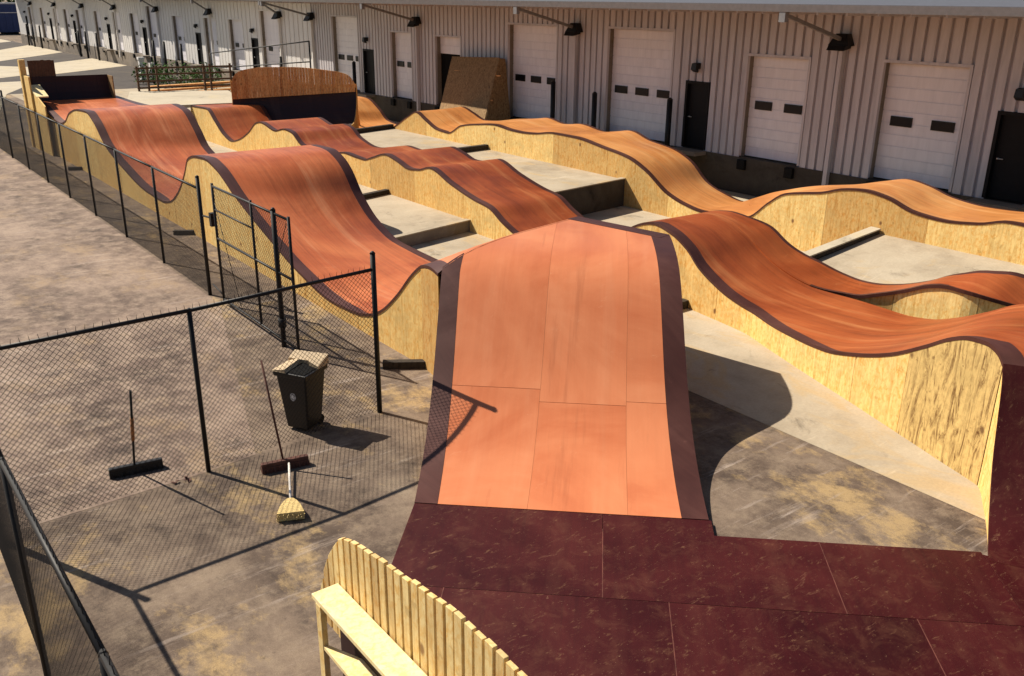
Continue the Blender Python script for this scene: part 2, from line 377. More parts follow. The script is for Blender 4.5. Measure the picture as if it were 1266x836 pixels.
# ------------------------------------------------------------------ ground
b = MB(); b.poly([(-400, -400, 0), (600, -400, 0), (600, 900, 0), (-400, 900, 0)])
o = struct(b.obj('ground', 'yard_concrete'))
b = MB(); b.poly([(-60, -6.93, .004), (-4.9, -6.95, .004), (-2.54, -6.88, .004), (-1.9, -6.8, .004), (-.05, -.6, .004), (-.05, 40, .004), (-60, 40, .004)])
struct(b.obj('concrete_lane', 'lane_concrete'))
b = MB(); b.poly([(4.12, -16.4, .004), (16.55, -60, .004), (16.55, 44, .004), (4.12, 44, .004)])
struct(b.obj('concrete_apron', 'apron_concrete'))
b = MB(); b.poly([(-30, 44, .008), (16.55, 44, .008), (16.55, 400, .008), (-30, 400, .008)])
struct(b.obj('shade_toned_yard', 'shade_toned_ground'))  # shadow across the far yard, put into the ground colour
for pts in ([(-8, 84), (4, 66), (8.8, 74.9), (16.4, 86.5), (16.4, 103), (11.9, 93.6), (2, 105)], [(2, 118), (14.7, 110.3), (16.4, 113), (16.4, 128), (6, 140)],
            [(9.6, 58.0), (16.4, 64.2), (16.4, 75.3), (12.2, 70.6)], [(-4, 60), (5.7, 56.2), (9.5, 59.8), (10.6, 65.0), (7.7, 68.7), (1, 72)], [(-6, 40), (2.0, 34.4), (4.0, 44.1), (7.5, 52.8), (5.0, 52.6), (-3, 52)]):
    b = MB(); b.poly([(x, y, .014) for x, y in pts]); struct(b.obj('sun_toned_patch', 'pale_concrete'))  # pale patches colour in the sunlit bands between the far yard shadows
def slab(name, P, zf, mat='apron_concrete'):
    b = MB(); b.hexa([(x, y, -.05) for x, y in P], [(x, y, zf(x, y)) for x, y in P]); return struct(b.obj(name, mat))
slab('raised_slab', [(9.36, 1.06), (14.6, 1.75), (14.6, 14.4), (9.36, 14.4)], lambda x, y: .75)
slab('raised_slab', [(4.42, .92), (7.13, 1.45), (7.13, 14.5), (4.42, 14.5)], lambda x, y: .28)
slab('raised_slab', [(9.98, -6.3), (12.42, -6.52), (12.42, -14), (9.98, -14)], lambda x, y: .42 + max(0, x-9.98)*.155)
struct(bpy.data.objects['raised_slab'])
def kerb(p, q, w, h, label, z=0, mat='tie_timber', cap=None):
    t = thing('tie_beam', label, 'beam', (p[0], p[1], z), 'low beams tying the ramp rows together')
    b = MB(); hc = .03 if cap else 0; zq = q[2] if len(q) > 2 else z
    b.bar((p[0], p[1], z+(h-hc)/2), (q[0], q[1], zq+(h-hc)/2), w, h-hc); b.obj('beam', mat, t, origin=(p[0], p[1], z), bevel=.008)
    if cap:
        b = MB(); b.bar((p[0], p[1], z+h-hc/2), (q[0], q[1], zq+h-hc/2), w+.05, hc); b.obj('cap', cap, t, origin=(p[0], p[1], z+h), bevel=.004)
    return t
kerb((.86, -5.22), (1.46, -5.62), .13, .12, 'black beam stub beside the end post of the near fence', 0, 'tie_timber')
kerb((1.0, 5.26), (1.40, 5.0), .12, .11, 'black beam stub on the ground left of the nearer big orange hump', 0, 'tie_timber')
kerb((1.02, 16.0), (1.40, 15.8), .12, .11, 'black beam stub on the ground left of the farther orange hump', 0, 'tie_timber')
kerb((5.6, 5.0), (7.10, 5.42), .16, .13, 'dark beam across the pad beside the big hump, by the rust row', .28, 'tie_timber')
kerb((10.3, 7.75), (12.40, 7.95), .18, .16, 'dark beam across the raised pad, the nearer one under the amber row', .75, 'tie_timber')
kerb((9.4, 13.4), (12.40, 14.2), .18, .16, 'dark beam across the far end of the raised pad near the dark curved wall', .75, 'tie_timber')
kerb((9.95, -6.28), (12.40, -6.50, .76), .20, .16, 'concrete topped beam between the rust wave and the far right amber hump', .42, 'tie_timber', 'pale_concrete')
kerb((5.9, -5.98), (7.05, -5.96), .16, .16, 'short dark beam on the ground between the centre ramp and the rust wave', 0, 'tie_timber')
kerb((4.42, .86), (7.10, 1.40), .12, .31, 'dark retaining edge of the low pad beside the big hump', 0, 'dock_concrete', 'apron_concrete')
kerb((9.40, .98), (12.40, 1.36), .12, .80, 'tall dark retaining wall with a pale top between the rust and amber rows', 0, 'dock_dark', 'apron_concrete')

# ------------------------------------------------------------------ straight rows
def row(name, label, cat, xl, xr, zl, zr, y0, y1, deck, group, zb=0, zbr=0, step=.12, bl=.24, br=.24, left_base=None):
    t = thing(name, label, cat, ((xl+xr)/2, (y0+y1)/2, 0), group)
    fl, fr = pchip(zl), pchip(zr); n = int(abs(y1-y0)/step)
    L = [(xl, y0+(y1-y0)*i/n, fl(y0+(y1-y0)*i/n)) for i in range(n+1)]
    R = [(xr, y0+(y1-y0)*i/n, fr(y0+(y1-y0)*i/n)) for i in range(n+1)]
    ruled('riding_surface', L, R, [deck, 'maroon_band'], t, bl, br)
    side_sheets(L, left_base if left_base else zb, t, inset=(1, 0))
    side_sheets(R, zbr, t, inset=(-1, 0))
    return t
GR = 'wooden pump track ramps in the yard'
zB = [(24, 1.75), (21.6, 1.72), (20.5, 1.62), (19.5, 1.45), (18.2, 1.3), (17.3, 1.45), (16.5, 1.80), (15.3, 2.03), (14.1, 2.08), (13.38, 1.86), (12.34, 1.26), (10.83, .86), (8.68, .5), (7.3, .45), (6.63, .55),
      (5.87, .92), (5.19, 1.5), (4.85, 1.88), (4.3, 2.02), (3.65, 2.05), (3.05, 1.94), (1.98, 1.49), (.38, .93), (-1.07, .5), (-2.41, .27), (-3.35, .31), (-3.79, .4), (-4.22, .58),
      (-4.78, 1.0), (-5.31, 1.5), (-5.6, 1.7), (-5.95, 1.82), (-6.35, 1.86)]
zBr = [(24, 1.75), (20, 1.72), (17, 1.78), (14.6, 2.08), (13.6, 2.0), (12.7, 1.5), (12, .98), (10.8, .7), (8.68, .47), (7.3, .45), (6.63, .55), (5.87, .92), (5.19, 1.5), (4.8, 1.88), (4.2, 2.03), (3.3, 2.05), (2.75, 1.9), (2.4, 1.68), (1.9, 1.15),
       (1.2, .68), (.2, .37), (-.5, .33), (-1.3, .30), (-2.4, .28), (-3.35, .31), (-3.79, .4), (-4.22, .58), (-4.78, 1.0), (-5.2, 1.5), (-5.45, 1.75), (-5.6, 1.85)]
rowB = row('pump_track_row', 'leftmost orange row of two big humps running along the black fence', 'ramp', 1.40, 4.45, zB, zBr, 24, -5.55, 'orange_deck', GR)
zC = [(26, 1.2), (21.2, 1.27), (19.6, 1.32), (18.83, .92), (18.08, .52), (17.29, .34), (16.44, .49), (15.43, .87), (14.6, 1.3), (14.2, 1.36), (13.07, 1.2), (12.2, 1.34), (11.7, 1.3), (11.05, 1.0), (10, .82), (8.7, 1.0), (7.9, 1.12), (7.3, 1.09), (6.75, 1.08), (6.2, 1.22),
      (5.45, 1.40), (4.86, 1.31), (4.27, 1.18), (3.7, 1.23), (3.15, 1.36), (2.22, 1.10), (1.18, .87), (.55, .78), (.0, .52), (-.7, .3), (-1.7, .24), (-2.6, .35), (-3.3, .6), (-3.9, 1.0), (-4.4, 1.28)]
rowC = row('pump_track_row', 'middle rust red row of small rollers beside the biggest orange hump', 'ramp', 7.1, 9.42, zC, zC, 21.5, -4.4, 'rust_deck', GR, bl=.15, br=.15, left_base=lambda p: 0)

zF = [(22, 1.2), (20.6, 1.27), (20.2, 1.25), (19.2, .86), (18.5, .46), (17.6, .36), (17, .35), (15.6, .42), (14.91, .52), (13.88, .92), (12.96, 1.36), (12.43, 1.56), (11.88, 1.36), (11.02, 1.08), (10.3, 1.04), (9.47, 1.38), (8.5, 1.53), (7.5, 1.62), (6.6, 1.55), (6.1, 1.54), (5.43, 1.58), (4.5, 1.70),
      (3.5, 1.69), (2.27, 1.55), (1.27, 1.41), (.55, 1.15), (-.3, .66), (-.9, .48), (-1.6, .38), (-2.4, .38), (-3.07, .52), (-3.62, .97), (-4.05, 1.26), (-4.5, 1.36), (-5.0, 1.45), (-5.6, 1.63), (-6.1, 1.68), (-6.6, 1.62), (-7.29, 1.41), (-7.9, 1.36), (-8.64, 1.44), (-9.2, 1.58), (-9.7, 1.57), (-10.6, 1.2), (-12, .9), (-13.5, 1.4), (-15, 1.2)]
zFr = [(22, 1.2), (20.6, 1.27), (20.2, 1.25), (19.2, .86), (18.5, .46), (17.6, .36), (17, .35), (15.6, .42), (14.91, .52), (13.88, 1.0), (13.2, 1.45), (12.7, 1.57), (12.0, 1.42), (11.2, 1.22), (10.4, 1.28), (9.3, 1.45), (8.2, 1.58), (7.4, 1.68), (6.6, 1.57), (5.7, 1.66), (4.6, 1.53), (3.4, 1.70),
       (2.6, 1.50), (1.6, 1.36), (.9, 1.10), (.2, .57), (-.45, .37), (-1.1, .26), (-1.45, .32), (-1.8, .58), (-2.5, .83), (-3.35, 1.07), (-4.5, 1.29), (-5.2, 1.48), (-5.85, 1.62), (-6.35, 1.54), (-6.95, 1.37), (-7.7, 1.30), (-8.5, 1.33), (-9.3, 1.5), (-9.8, 1.5), (-10.6, 1.2), (-12, .9), (-13.5, 1.4), (-15, 1.2)]
rowF = row('pump_track_row', 'amber rolling row nearest to the warehouse dock doors', 'ramp', 12.4, 14.75, zF, zFr, 22, -15, 'amber_deck', GR, zbr=0, bl=.14, br=.14)

# ------------------------------------------------------------------ wave that leaves the middle row (curves toward the near turn)
waveL = [(7.1, -4.4, 1.28), (7.1, -4.65, 1.39), (7.1, -4.95, 1.45), (7.07, -5.41, 1.37), (7.05, -5.87, 1.15), (7.0, -6.21, .90), (6.95, -6.59, .72), (6.88, -7.09, .56), (6.8, -7.56, .49), (6.51, -8.3, .47), (6.19, -9.12, .51), (5.96, -9.73, .58),
         (5.73, -10.35, .76), (5.48, -11.0, 1.03), (5.26, -11.58, 1.38), (5.12, -11.94, 1.62), (5.01, -12.22, 1.74), (4.92, -12.47, 1.77), (4.86, -12.63, 1.72), (4.81, -12.74, 1.61)]
waveR = [(8.80, -4.4, 1.28), (8.80, -4.65, 1.36), (8.80, -4.95, 1.40), (8.78, -5.35, 1.36), (8.76, -5.9, 1.15), (8.74, -6.25, .93), (8.73, -6.6, .75), (8.74, -7.05, .58), (8.78, -7.5, .48), (8.95, -8.3, .42), (8.80, -9.35, .45), (8.66, -9.9, .55),
         (8.45, -10.45, .78), (8.2, -11.0, 1.08), (7.95, -11.5, 1.38), (7.75, -12.2, 1.60), (7.45, -13.1, 1.74), (7.0, -14.2, 1.77), (6.6, -14.9, 1.72), (6.3, -15.3, 1.61)]
wave = thing('wave_ramp', 'rust red curving wave with a dark edge band, right of the centre ramp', 'ramp', (7, -8, 0), GR)
L, R = dens_pair(waveL, waveR, .12)
ruled('riding_surface', L, R, ['rust_deck', 'maroon_band'], wave, .25, 0)
waveLe = L
cutk = next(i for i, p in enumerate(L) if p[1] < -11.32)
side_sheets(L[:cutk+1], -.01, wave, inset=(.94, .33), sheet=1.9)
side_sheets(L[cutk:], -.01, wave, inset=(.94, .33), jit=False, sheet=9, mat='grainy_plywood')
# narrow upper lane that splits off
laneL = [(8.80, -4.4, 1.28), (8.80, -4.65, 1.36), (8.80, -4.95, 1.40), (8.78, -5.35, 1.36), (8.76, -5.9, 1.16), (8.74, -6.25, .95), (8.73, -6.6, .77), (8.74, -7.0, .62), (8.79, -7.45, .50), (8.97, -7.8, .44), (9.12, -8.15, .43), (9.22, -8.58, .55), (9.30, -9.0, .71), (9.27, -9.48, .93), (9.25, -9.8, 1.0), (9.22, -10.1, 1.0), (9.33, -10.5, .95), (9.6, -10.87, .85), (9.9, -11.4, .7), (10.3, -12.2, .55)]
laneR = [(9.42, -4.4, 1.28), (9.42, -4.65, 1.34), (9.45, -4.95, 1.37), (9.5, -5.3, 1.33), (9.62, -5.85, 1.2), (9.62, -6.2, 1.0), (9.78, -6.6, .76), (9.86, -6.9, .67), (9.98, -7.35, .52), (9.96, -7.8, .48), (9.95, -8.1, .50), (10.0, -8.6, .60), (10.1, -9.05, .76), (10.0, -9.45, .98), (9.9, -9.72, 1.10), (9.92, -10.1, 1.23), (10.1, -10.4, 1.25), (10.28, -10.6, 1.2), (10.8, -11.2, 1.0), (11.4, -12.0, .7)]
L, R = dens_pair(laneL, laneR, .12)
ruled('upper_lane', L, R, ['rust_deck', 'maroon_band'], wave, 0, .10, 4)
k0 = next(i for i, p in enumerate(L) if p[1] < -7.35)
b = MB()
bandL = L[k0:]
for p, q in zip(bandL[:-1], bandL[1:]):
    b.hexa([(p[0]-.02, p[1]-.01, p[2]-.055), (q[0]-.02, q[1]-.01, q[2]-.055), (q[0]+.06, q[1]+.02, q[2]-.055), (p[0]+.06, p[1]+.02, p[2]-.055)],
           [(p[0]-.02, p[1]-.01, p[2]+.006), (q[0]-.02, q[1]-.01, q[2]+.006), (q[0]+.06, q[1]+.02, q[2]+.006), (p[0]+.06, p[1]+.02, p[2]+.006)])
b.obj('edge_band', 'maroon_band', wave)
side_sheets(bandL, 0, wave, inset=(.97, .2), sheet=1.5, jit=False)
side_sheets(R, 0, wave, inset=(-1, 0))
# steep end ramp down to the maroon turn
endL = [(4.81, -12.74, 1.61), (4.74, -12.80, 1.42), (4.62, -12.88, 1.10), (4.42, -13.0, .70), (4.14, -13.17, .36), (3.80, -13.36, .15), (3.40, -13.57, .058), (3.27, -13.635, .0545)]
endR = [(6.3, -15.3, 1.61), (6.2, -15.35, 1.42), (6.05, -15.4, 1.10), (5.85, -15.5, .70), (5.55, -15.65, .36), (5.2, -15.85, .15), (4.8, -16.1, .058), (4.67, -16.17, .0545)]
L, R = dens_pair(endL, endR, .06)
erm = thing('end_ramp', 'steep maroon edged ramp at the right rim dropping to the maroon turn', 'ramp', (4.6, -13.5, 0), GR)
ruled('riding_surface', L, R, ['rust_deck', 'maroon_deck'], erm, .62, .25)
side_sheets(L, 0, erm, inset=(.3, -.9), jit=False, sheet=9, mat='plywood')

# ------------------------------------------------------------------ centre ramp (its run points toward the viewer)
U = Vector((.68, .733, 0)); V = Vector((.733, -.68, 0))
def uv(u, v, z=0): p = U*u + V*v; return Vector((p.x, p.y, z))
zA = pchip([(-9, .05), (-7.4, .055), (-6.8, .10), (-6.3, .19), (-5.6, .42), (-5.0, .75), (-4.5, 1.12), (-4.1, 1.43), (-3.66, 1.73), (-3.3, 1.88), (-2.9, 1.96), (-2.3, 2.0), (3, 2.0)])
vl = lambda u: 5.22 + (-3.6-u)*.075 if u < -3.6 else 5.22
vr = lambda u: 8.62 + (-2.0-u)*.042
ramp = thing('centre_ramp', 'wide orange ramp with maroon side bands in the middle of the yard', 'ramp', tuple(uv(-4.5, 7)), GR)
c1, c2 = 6.80, 7.94
def uback(v):
    # crest line (along the left row) then the right rear edge
    if v <= 7.13: return -3.62 + (v-5.17)/(7.13-5.17)*(2.72)
    return -.9 - (v-7.13)/(8.62-7.13)*1.1
def strip(name, mat, va, vb, ua, ub, gap=.0025, nsub=3, zoff=0):
    """deck sheet between two v-lines; ub may be a function of v (rear edge)"""
    b = MB(); rows = []
    ts = [k/nsub for k in range(nsub+1)]
    if va in ('L', 'L+') and name == 'deck_sheet': pass
    n = 30
    for i in range(n+1):
        r = []
        for t in ts:
            def vv(u):
                A = {'L': vl(u), 'L+': vl(u)+.27, 'R': vr(u), 'R-': vr(u)-.30}
                a = A.get(va, va); c = A.get(vb, vb)
                a += gap/2; c -= gap/2
                return a + (c-a)*t
            v0 = vv(-3); ue = ub(v0) if callable(ub) else ub
            u = ua + (ue-ua)*i/n
            r.append(uv(u, vv(u), zA(u)+zoff))
        rows.append(r)
    m = len(ts); N = (n+1)*m
    for r in rows: b.v += [tuple(p) for p in r]
    for r in rows: b.v += [(p.x, p.y, p.z-TH) for p in r]
    for i in range(n):
        for j in range(m-1):
            b.f.append((i*m+j, i*m+j+1, (i+1)*m+j+1, (i+1)*m+j)); b.mi.append(0); b.sm.append(True)
            b.f.append((N+i*m+j, N+(i+1)*m+j, N+(i+1)*m+j+1, N+i*m+j+1)); b.mi.append(0); b.sm.append(True)
    ring = [(i*m) for i in range(n+1)]
    for ids in (ring, [i*m+m-1 for i in range(n+1)], list(range(m)), [n*m+j for j in range(m)]):
        for p, q in zip(ids[:-1], ids[1:]):
            i = len(b.v); b.v += [b.v[p], b.v[q], b.v[N+q], b.v[N+p]]; b.f.append((i, i+1, i+2, i+3)); b.mi.append(0); b.sm.append(False)
    o = uv(ua, 7); return b.obj(name, mat, ramp, origin=tuple(o))
UB = -7.30; H1 = -5.32
for va, vb, h in (('L+', c1, -5.2), (c1, c2, -5.38), (c2, 'R-', -5.32)):
    strip('deck_sheet', 'centre_deck', va, vb, UB, h-.003)
    strip('deck_sheet', 'centre_deck', va, vb, h+.003, uback, nsub=8)
strip('edge_band', 'maroon_band', 'L', 'L+', UB-.002, uback, zoff=.003)
strip('edge_band', 'maroon_band', 'R-', 'R', UB-.002, lambda v: uback(v)+.02, zoff=.003)
# lip that joins the left row to the crest of the centre ramp
def lip():
    fl, fr = pchip(zB), pchip(zBr); b = MB(); NV, NTt = 14, 10; rows = []
    for k in range(NTt+1):
        t = k/NTt; r = []
        for q in range(NV+1):
            f = [0, .07][q] if q < 2 else .07+.93*(q-1)/(NV-1)
            x = 1.40+3.05*f; A_ = Vector((x, -5.55, fl(-5.55)+(fr(-5.55)-fl(-5.55))*f))
            v = 5.17+(7.13-5.17)*f; u = uback(v)-.06; B_ = uv(u, v, zA(u)+.004)
            p = A_.lerp(B_, t); p.z += .05*math.sin(math.pi*t); r.append(p)
        rows.append(r)
    m = NV+1; N = m*(NTt+1)
    for r in rows: b.v += [tuple(p) for p in r]
    for r in rows: b.v += [(p.x, p.y, p.z-.045) for p in r]
    for i in range(NTt):
        for j in range(NV):
            b.f.append((i*m+j, i*m+j+1, (i+1)*m+j+1, (i+1)*m+j)); b.mi.append(1 if j == 0 else 0); b.sm.append(True)
            b.f.append((N+i*m+j, N+(i+1)*m+j, N+(i+1)*m+j+1, N+i*m+j+1)); b.mi.append(0); b.sm.append(True)
    for ids in ([i*m for i in range(NTt+1)], [i*m+NV for i in range(NTt+1)]):
        for p, q in zip(ids[:-1], ids[1:]):
            i = len(b.v); b.v += [b.v[p], b.v[q], b.v[N+q], b.v[N+p]]; b.f.append((i, i+1, i+2, i+3)); b.mi.append(1); b.sm.append(False)
    b.obj('lip_surface', ['centre_deck', 'maroon_band'], rowB)
    side_sheets([tuple(r[0]) for r in rows], 0, rowB, inset=(1, 0), jit=False, mat='plywood')
lip()
# rear right band along the back edge
b = MB(); pb_ = [uv(uback(v), v) for v in (7.13, 7.6, 8.1, 8.62)]
for p, q in zip(pb_[:-1], pb_[1:]):
    d = (q-p).normalized(); nn = Vector((d.y, -d.x, 0))
    if nn.dot(U) > 0: nn = -nn
    b.hexa([p+Vector((0, 0, 1.92)), q+Vector((0, 0, 1.92)), q+nn*.27+Vector((0, 0, 1.92)), p+nn*.27+Vector((0, 0, 1.92))],
           [p+Vector((0, 0, 2.006)), q+Vector((0, 0, 2.006)), q+nn*.27+Vector((0, 0, 2.006)), p+nn*.27+Vector((0, 0, 2.006))])
b.obj('rear_band', 'maroon_band', ramp)
edgeL = [uv(u, vl(u)+.01, zA(u)) for u in [-7.6+.2*i for i in range(20)]]
side_sheets(edgeL, 0, ramp, inset=(.733, -.68), jit=False)
edgeR = [uv(u, vr(u)-.01, zA(u)) for u in [-7.4+.2*i for i in range(28)]]
side_sheets(edgeR, 0, ramp, inset=(-.733, .68), jit=False)
bk = [uv(uback(v)-.03, v, zA(uback(v))-.01) for v in (5.3, 6, 6.6, 7.13, 7.6, 8.1, 8.55)]
side_sheets(bk, 0, ramp, inset=(-U.x, -U.y), jit=False)

# ------------------------------------------------------------------ maroon turn and near berm wall
turn = thing('turn_platform', 'low maroon painted turn with scuffs in the lower right foreground', 'platform', tuple(uv(-9, 10)), GR)
def platform_sheets():
    left = lambda u: 5.58 if u > -8.6 else 5.58 + (-8.6-u)*.02
    cols = [5.56, 7.66, 8.30, 9.98, 10.62, 11.66, 13.0, 15.4]
    rows_by = [[-7.61, -8.86, -10.0, -11.3, -13], [-7.61, -8.86, -10.0, -11.3, -13]]
    def sheet(pts):
        b = MB(); b.hexa([(p.x, p.y, 0) for p in pts], [(p.x, p.y, .052) for p in pts])
        c = sum(pts, Vector())/len(pts); b.obj('deck_sheet', 'maroon_deck', turn, origin=(c.x, c.y, 0), bevel=.003)
    g = .002
    colsA = [5.56, 7.66, 9.98, 11.66, 14.0, 16.4]; colsB = [5.56, 6.1, 8.30, 10.62, 13.0, 15.4]
    rows = [-7.61, -8.84, -10.05, -11.3, -12.5, -13.7]
    for k, (ra, rb) in enumerate(zip(rows[:-1], rows[1:])):
        cs = colsA if k % 2 == 0 else colsB
        for ca, cb in zip(cs[:-1], cs[1:]):
            w = .10 if ca > 11 else 0
            pts = [uv(rb+g, ca+g), uv(rb+g, cb-g), uv(ra-g, cb-g), uv(ra-g, ca+g)]
            if k == 0:
                f_ = UB-.004
                if ca < 7: pts = [uv(rb+g, 5.50), uv(rb+g, cb-g), uv(f_, cb-g), uv(f_, 5.50)]
                elif ca < 9: pts = [uv(rb+g, ca+g), uv(rb+g, cb-g), uv(ra, cb-g), uv(ra, 8.87), uv(f_, 8.87), uv(f_, ca+g)]
                elif ca > 11.2: pts = [uv(rb+g, ca+g), uv(rb+g, cb-g), uv(-8.0-.35*(cb-11.66), cb-g), uv(-7.66, ca+g)]
            sheet(pts)
            if k < 4:
                jb = MB(); h_ = .0045
                jb.hexa([tuple(uv(rb+g, ca+h_, .02)), tuple(uv(rb+g, ca-h_, .02)), tuple(uv(ra-g, ca-h_, .02)), tuple(uv(ra-g, ca+h_, .02))], [tuple(uv(rb+g, ca+h_, .0535)), tuple(uv(rb+g, ca-h_, .0535)), tuple(uv(ra-g, ca-h_, .0535)), tuple(uv(ra-g, ca+h_, .0535))])
                if ca > 5.7 and not (k == 0 and ca > 11): jb.obj('worn_joint', 'worn_tan', turn, origin=tuple(uv(ra, ca, .05)))
    b = MB(); b.bar(uv(-7.7, 5.55, .022), uv(-10.4, 5.55, .022), .012, .044); b.obj('rim_board', 'plywood', turn)
platform_sheets()
def stroke(u, v, du, dv, w):
    b = MB(); p = uv(u, v, .055); q = uv(u+du, v+dv, .055); d = (q-p).normalized(); a = Vector((-d.y, d.x, 0))*w
    b.poly([p-a, q-a*.3, q+a*.3, p+a]); return b

berm = thing('berm_wall', 'curve topped picket wall of pale new boards with a plank ledge in the near foreground', 'ramp', (-2.85, -12, 0), GR)
ztop = pchip([(-15.2, 1.5), (-14.2, 1.64), (-13.54, 1.69), (-12.87, 1.71), (-12.15, 1.61), (-11.8, 1.565), (-11.41, 1.5), (-11.2, 1.43), (-10.95, 1.16), (-10.81, .93), (-10.70, .6)])
y = -10.68; i = 0
while y > -15.0:
    w = .088; ya, yb = y, y-w
    za, zb_ = ztop(ya-.004), ztop(yb+.004)
    if ya > -11.02: za = ztop(ya)
    jx = random.uniform(-.004, .006); dz = random.uniform(-.008, .008)
    b = MB(); x0, x1 = -2.87+jx, -2.832+jx
    lo = min(.35, za-.2)
    b.hexa([(x0, ya, lo), (x1, ya, lo), (x1, yb, lo), (x0, yb, lo)], [(x0, ya, za+dz), (x1, ya, za+dz), (x1, yb, zb_+dz), (x0, yb, zb_+dz)])
    b.obj('picket', 'new_lumber', berm, origin=(x0, ya, 0), bevel=.004)
    y -= .113
def plank(p, q, w, h, mat, name, up=(0, 0, 1)):
    b = MB(); b.bar(p, q, w, h, 0, up); return b.obj(name, mat, berm, origin=tuple(p), bevel=.005)
plank((-3.0, -11.10, .93), (-3.0, -15, .96), .24, .045, 'sunny_plank', 'ledge_plank')
plank((-3.06, -11.13, .84), (-3.06, -11.13, .0), .09, .05, 'new_lumber', 'corner_post')
for yy in (-12.4, -13.6, -14.8):
    plank((-2.98, yy, .88), (-2.98, yy, .0), .05, .09, 'new_lumber', 'stud')
b = MB(); b.hexa([(-3.08, -11.10, .42), (-2.9, -11.5, .42), (-2.9, -15, .42), (-3.10, -15, .42)], [(-3.08, -11.10, .455), (-2.9, -11.5, .455), (-2.9, -15, .455), (-3.10, -15, .455)]); b.obj('lower_plank', 'sunny_plank', berm, origin=(-3, -12, .42))
b = MB(); b.box((-2.90, -11.12, 0), (-2.885, -15, .9)); b.obj('shade_board', 'shade_toned_deck', berm, origin=(-2.9, -12, 0))  # dark sheet standing in for the shaded hollow behind the pickets
b = MB(); prof = [(-2.82+1.05*(1-math.cos(t)), 1.05*(1-math.sin(t))+.055) for t in [math.pi/2*k/10 for k in range(11)]]
prof = [(-2.825+.95*math.sin(t)*0+.95*(1-math.cos(t)), .055+.95*(1-math.sin(t))) for t in [math.pi/2*k/10 for k in range(11)]]
for (xa, za), (xb, zb_) in zip(prof[:-1], prof[1:]):
    b.poly([(xa, -11.12, za), (xb, -11.12, zb_), (xb, -15, zb_), (xa, -15, za)], 0, True)
    b.poly([(xa, -11.12, za), (xa, -11.12, 0), (xb, -11.12, 0), (xb, -11.12, zb_)], 0)
    b.poly([(xa, -15, za), (xb, -15, zb_), (xb, -15, 0), (xa, -15, 0)], 0)
b.obj('curved_face', 'maroon_deck', berm)

# ------------------------------------------------------------------ far curved walls
fb = thing('far_berm', 'tall curved wall toned black for its shade, topped with orange brown pickets at the far end', 'ramp', (10.4, 18.6, 0), GR)
FP0, FP1 = Vector((8.5, 20.35, 0)), Vector((12.5, 17.2, 0)); FL = (FP1-FP0).length; fe = (FP1-FP0)/FL; fn_ = Vector((-fe.y, fe.x, 0))
if fn_.y < 0: fn_ = -fn_
def fp(s_, d, z): p = FP0+fe*s_+fn_*d; return (p.x, p.y, z)       # s_ along the wall, d behind its face
zlo = lambda s_: .22+.48*s_/FL
zhi = lambda s_: 1.55+.36*s_/FL
b = MB(); NSg = 10; prf = [(-1.45, 0)] + [(-1.2+1.2*math.sin(t), 1-math.cos(t)) for t in [math.pi/2*k/12 for k in range(13)]]
for i in range(NSg):
    sa, sb = FL*i/NSg, FL*(i+1)/NSg
    P = lambda s_, d, h, dz=0: fp(s_, d, zlo(s_)+h*(zhi(s_)-zlo(s_))+dz)
    for (da, ha), (db, hb) in zip(prf[:-1], prf[1:]):
        b.poly([P(sa, da, ha), P(sb, da, ha), P(sb, db, hb), P(sa, db, hb)], 0, True)
        b.poly([P(sa, db+.05, hb, -.02), P(sb, db+.05, hb, -.02), P(sb, da+.05, ha, -.05), P(sa, da+.05, ha, -.05)], 0, True)
b.obj('curved_face', 'shade_toned_deck', fb)
for s_ in (-.03, FL+.005):
    b = MB()
    for (da, ha), (db, hb) in zip(prf[:-1], prf[1:]):
        za, zb_ = zlo(s_)+ha*(zhi(s_)-zlo(s_))+.03, zlo(s_)+hb*(zhi(s_)-zlo(s_))+.03
        b.hexa([fp(s_, da, 0), fp(s_+.025, da, 0), fp(s_+.025, db, 0), fp(s_, db, 0)], [fp(s_, da, za), fp(s_+.025, da, za), fp(s_+.025, db, zb_), fp(s_, db, zb_)])
    zt = 2.3 if s_ < 1 else 2.2
    b.hexa([fp(s_, 0, 0), fp(s_+.025, 0, 0), fp(s_+.025, .12, 0), fp(s_, .12, 0)], [fp(s_, 0, zt), fp(s_+.025, 0, zt), fp(s_+.025, .12, zt-.1), fp(s_, .12, zt-.1)])
    b.obj('end_panel', 'plywood', fb)
tp = pchip([(0, 2.15), (.12, 2.42), (.35, 2.62), (.7, 2.72), (1.3, 2.80), (2.6, 2.82), (3.9, 2.72), (4.55, 2.62), (4.85, 2.5), (FL, 2.15)])
x = 0
while x < FL-.03:
    w = min(.118, FL-x); j = random.uniform(-.006, .006); x1 = x+w-.012
    b = MB(); z0, z1 = zhi(x)-.03, zhi(x1)-.03
    b.hexa([fp(x, -.045+j, z0), fp(x1, -.045+j, z1), fp(x1, -.008+j, z1), fp(x, -.008+j, z0)], [fp(x, -.045+j, tp(x)), fp(x1, -.045+j, tp(x1)), fp(x1, -.008+j, tp(x1)), fp(x, -.008+j, tp(x))])
    b.obj('picket', 'aged_lumber', fb, origin=fp(x, 0, 1.6)); x += w
b = MB(); b.bar(fp(0, .06, 2.0), fp(FL, .06, 2.1), .05, .14); b.bar(fp(0, .09, .9), fp(FL, .09, 1.0), .05, .14); b.obj('back_rail', 'aged_lumber', fb)
for s_ in (.1, 1.75, 3.4, FL-.1):
    b = MB(); b.bar(fp(s_, .12, 0), fp(s_, .12, 2.1), .05, .1); b.bar(fp(s_, 1.3, 0), fp(s_, .15, 1.6), .05, .1); b.obj('buttress', 'aged_lumber', fb)

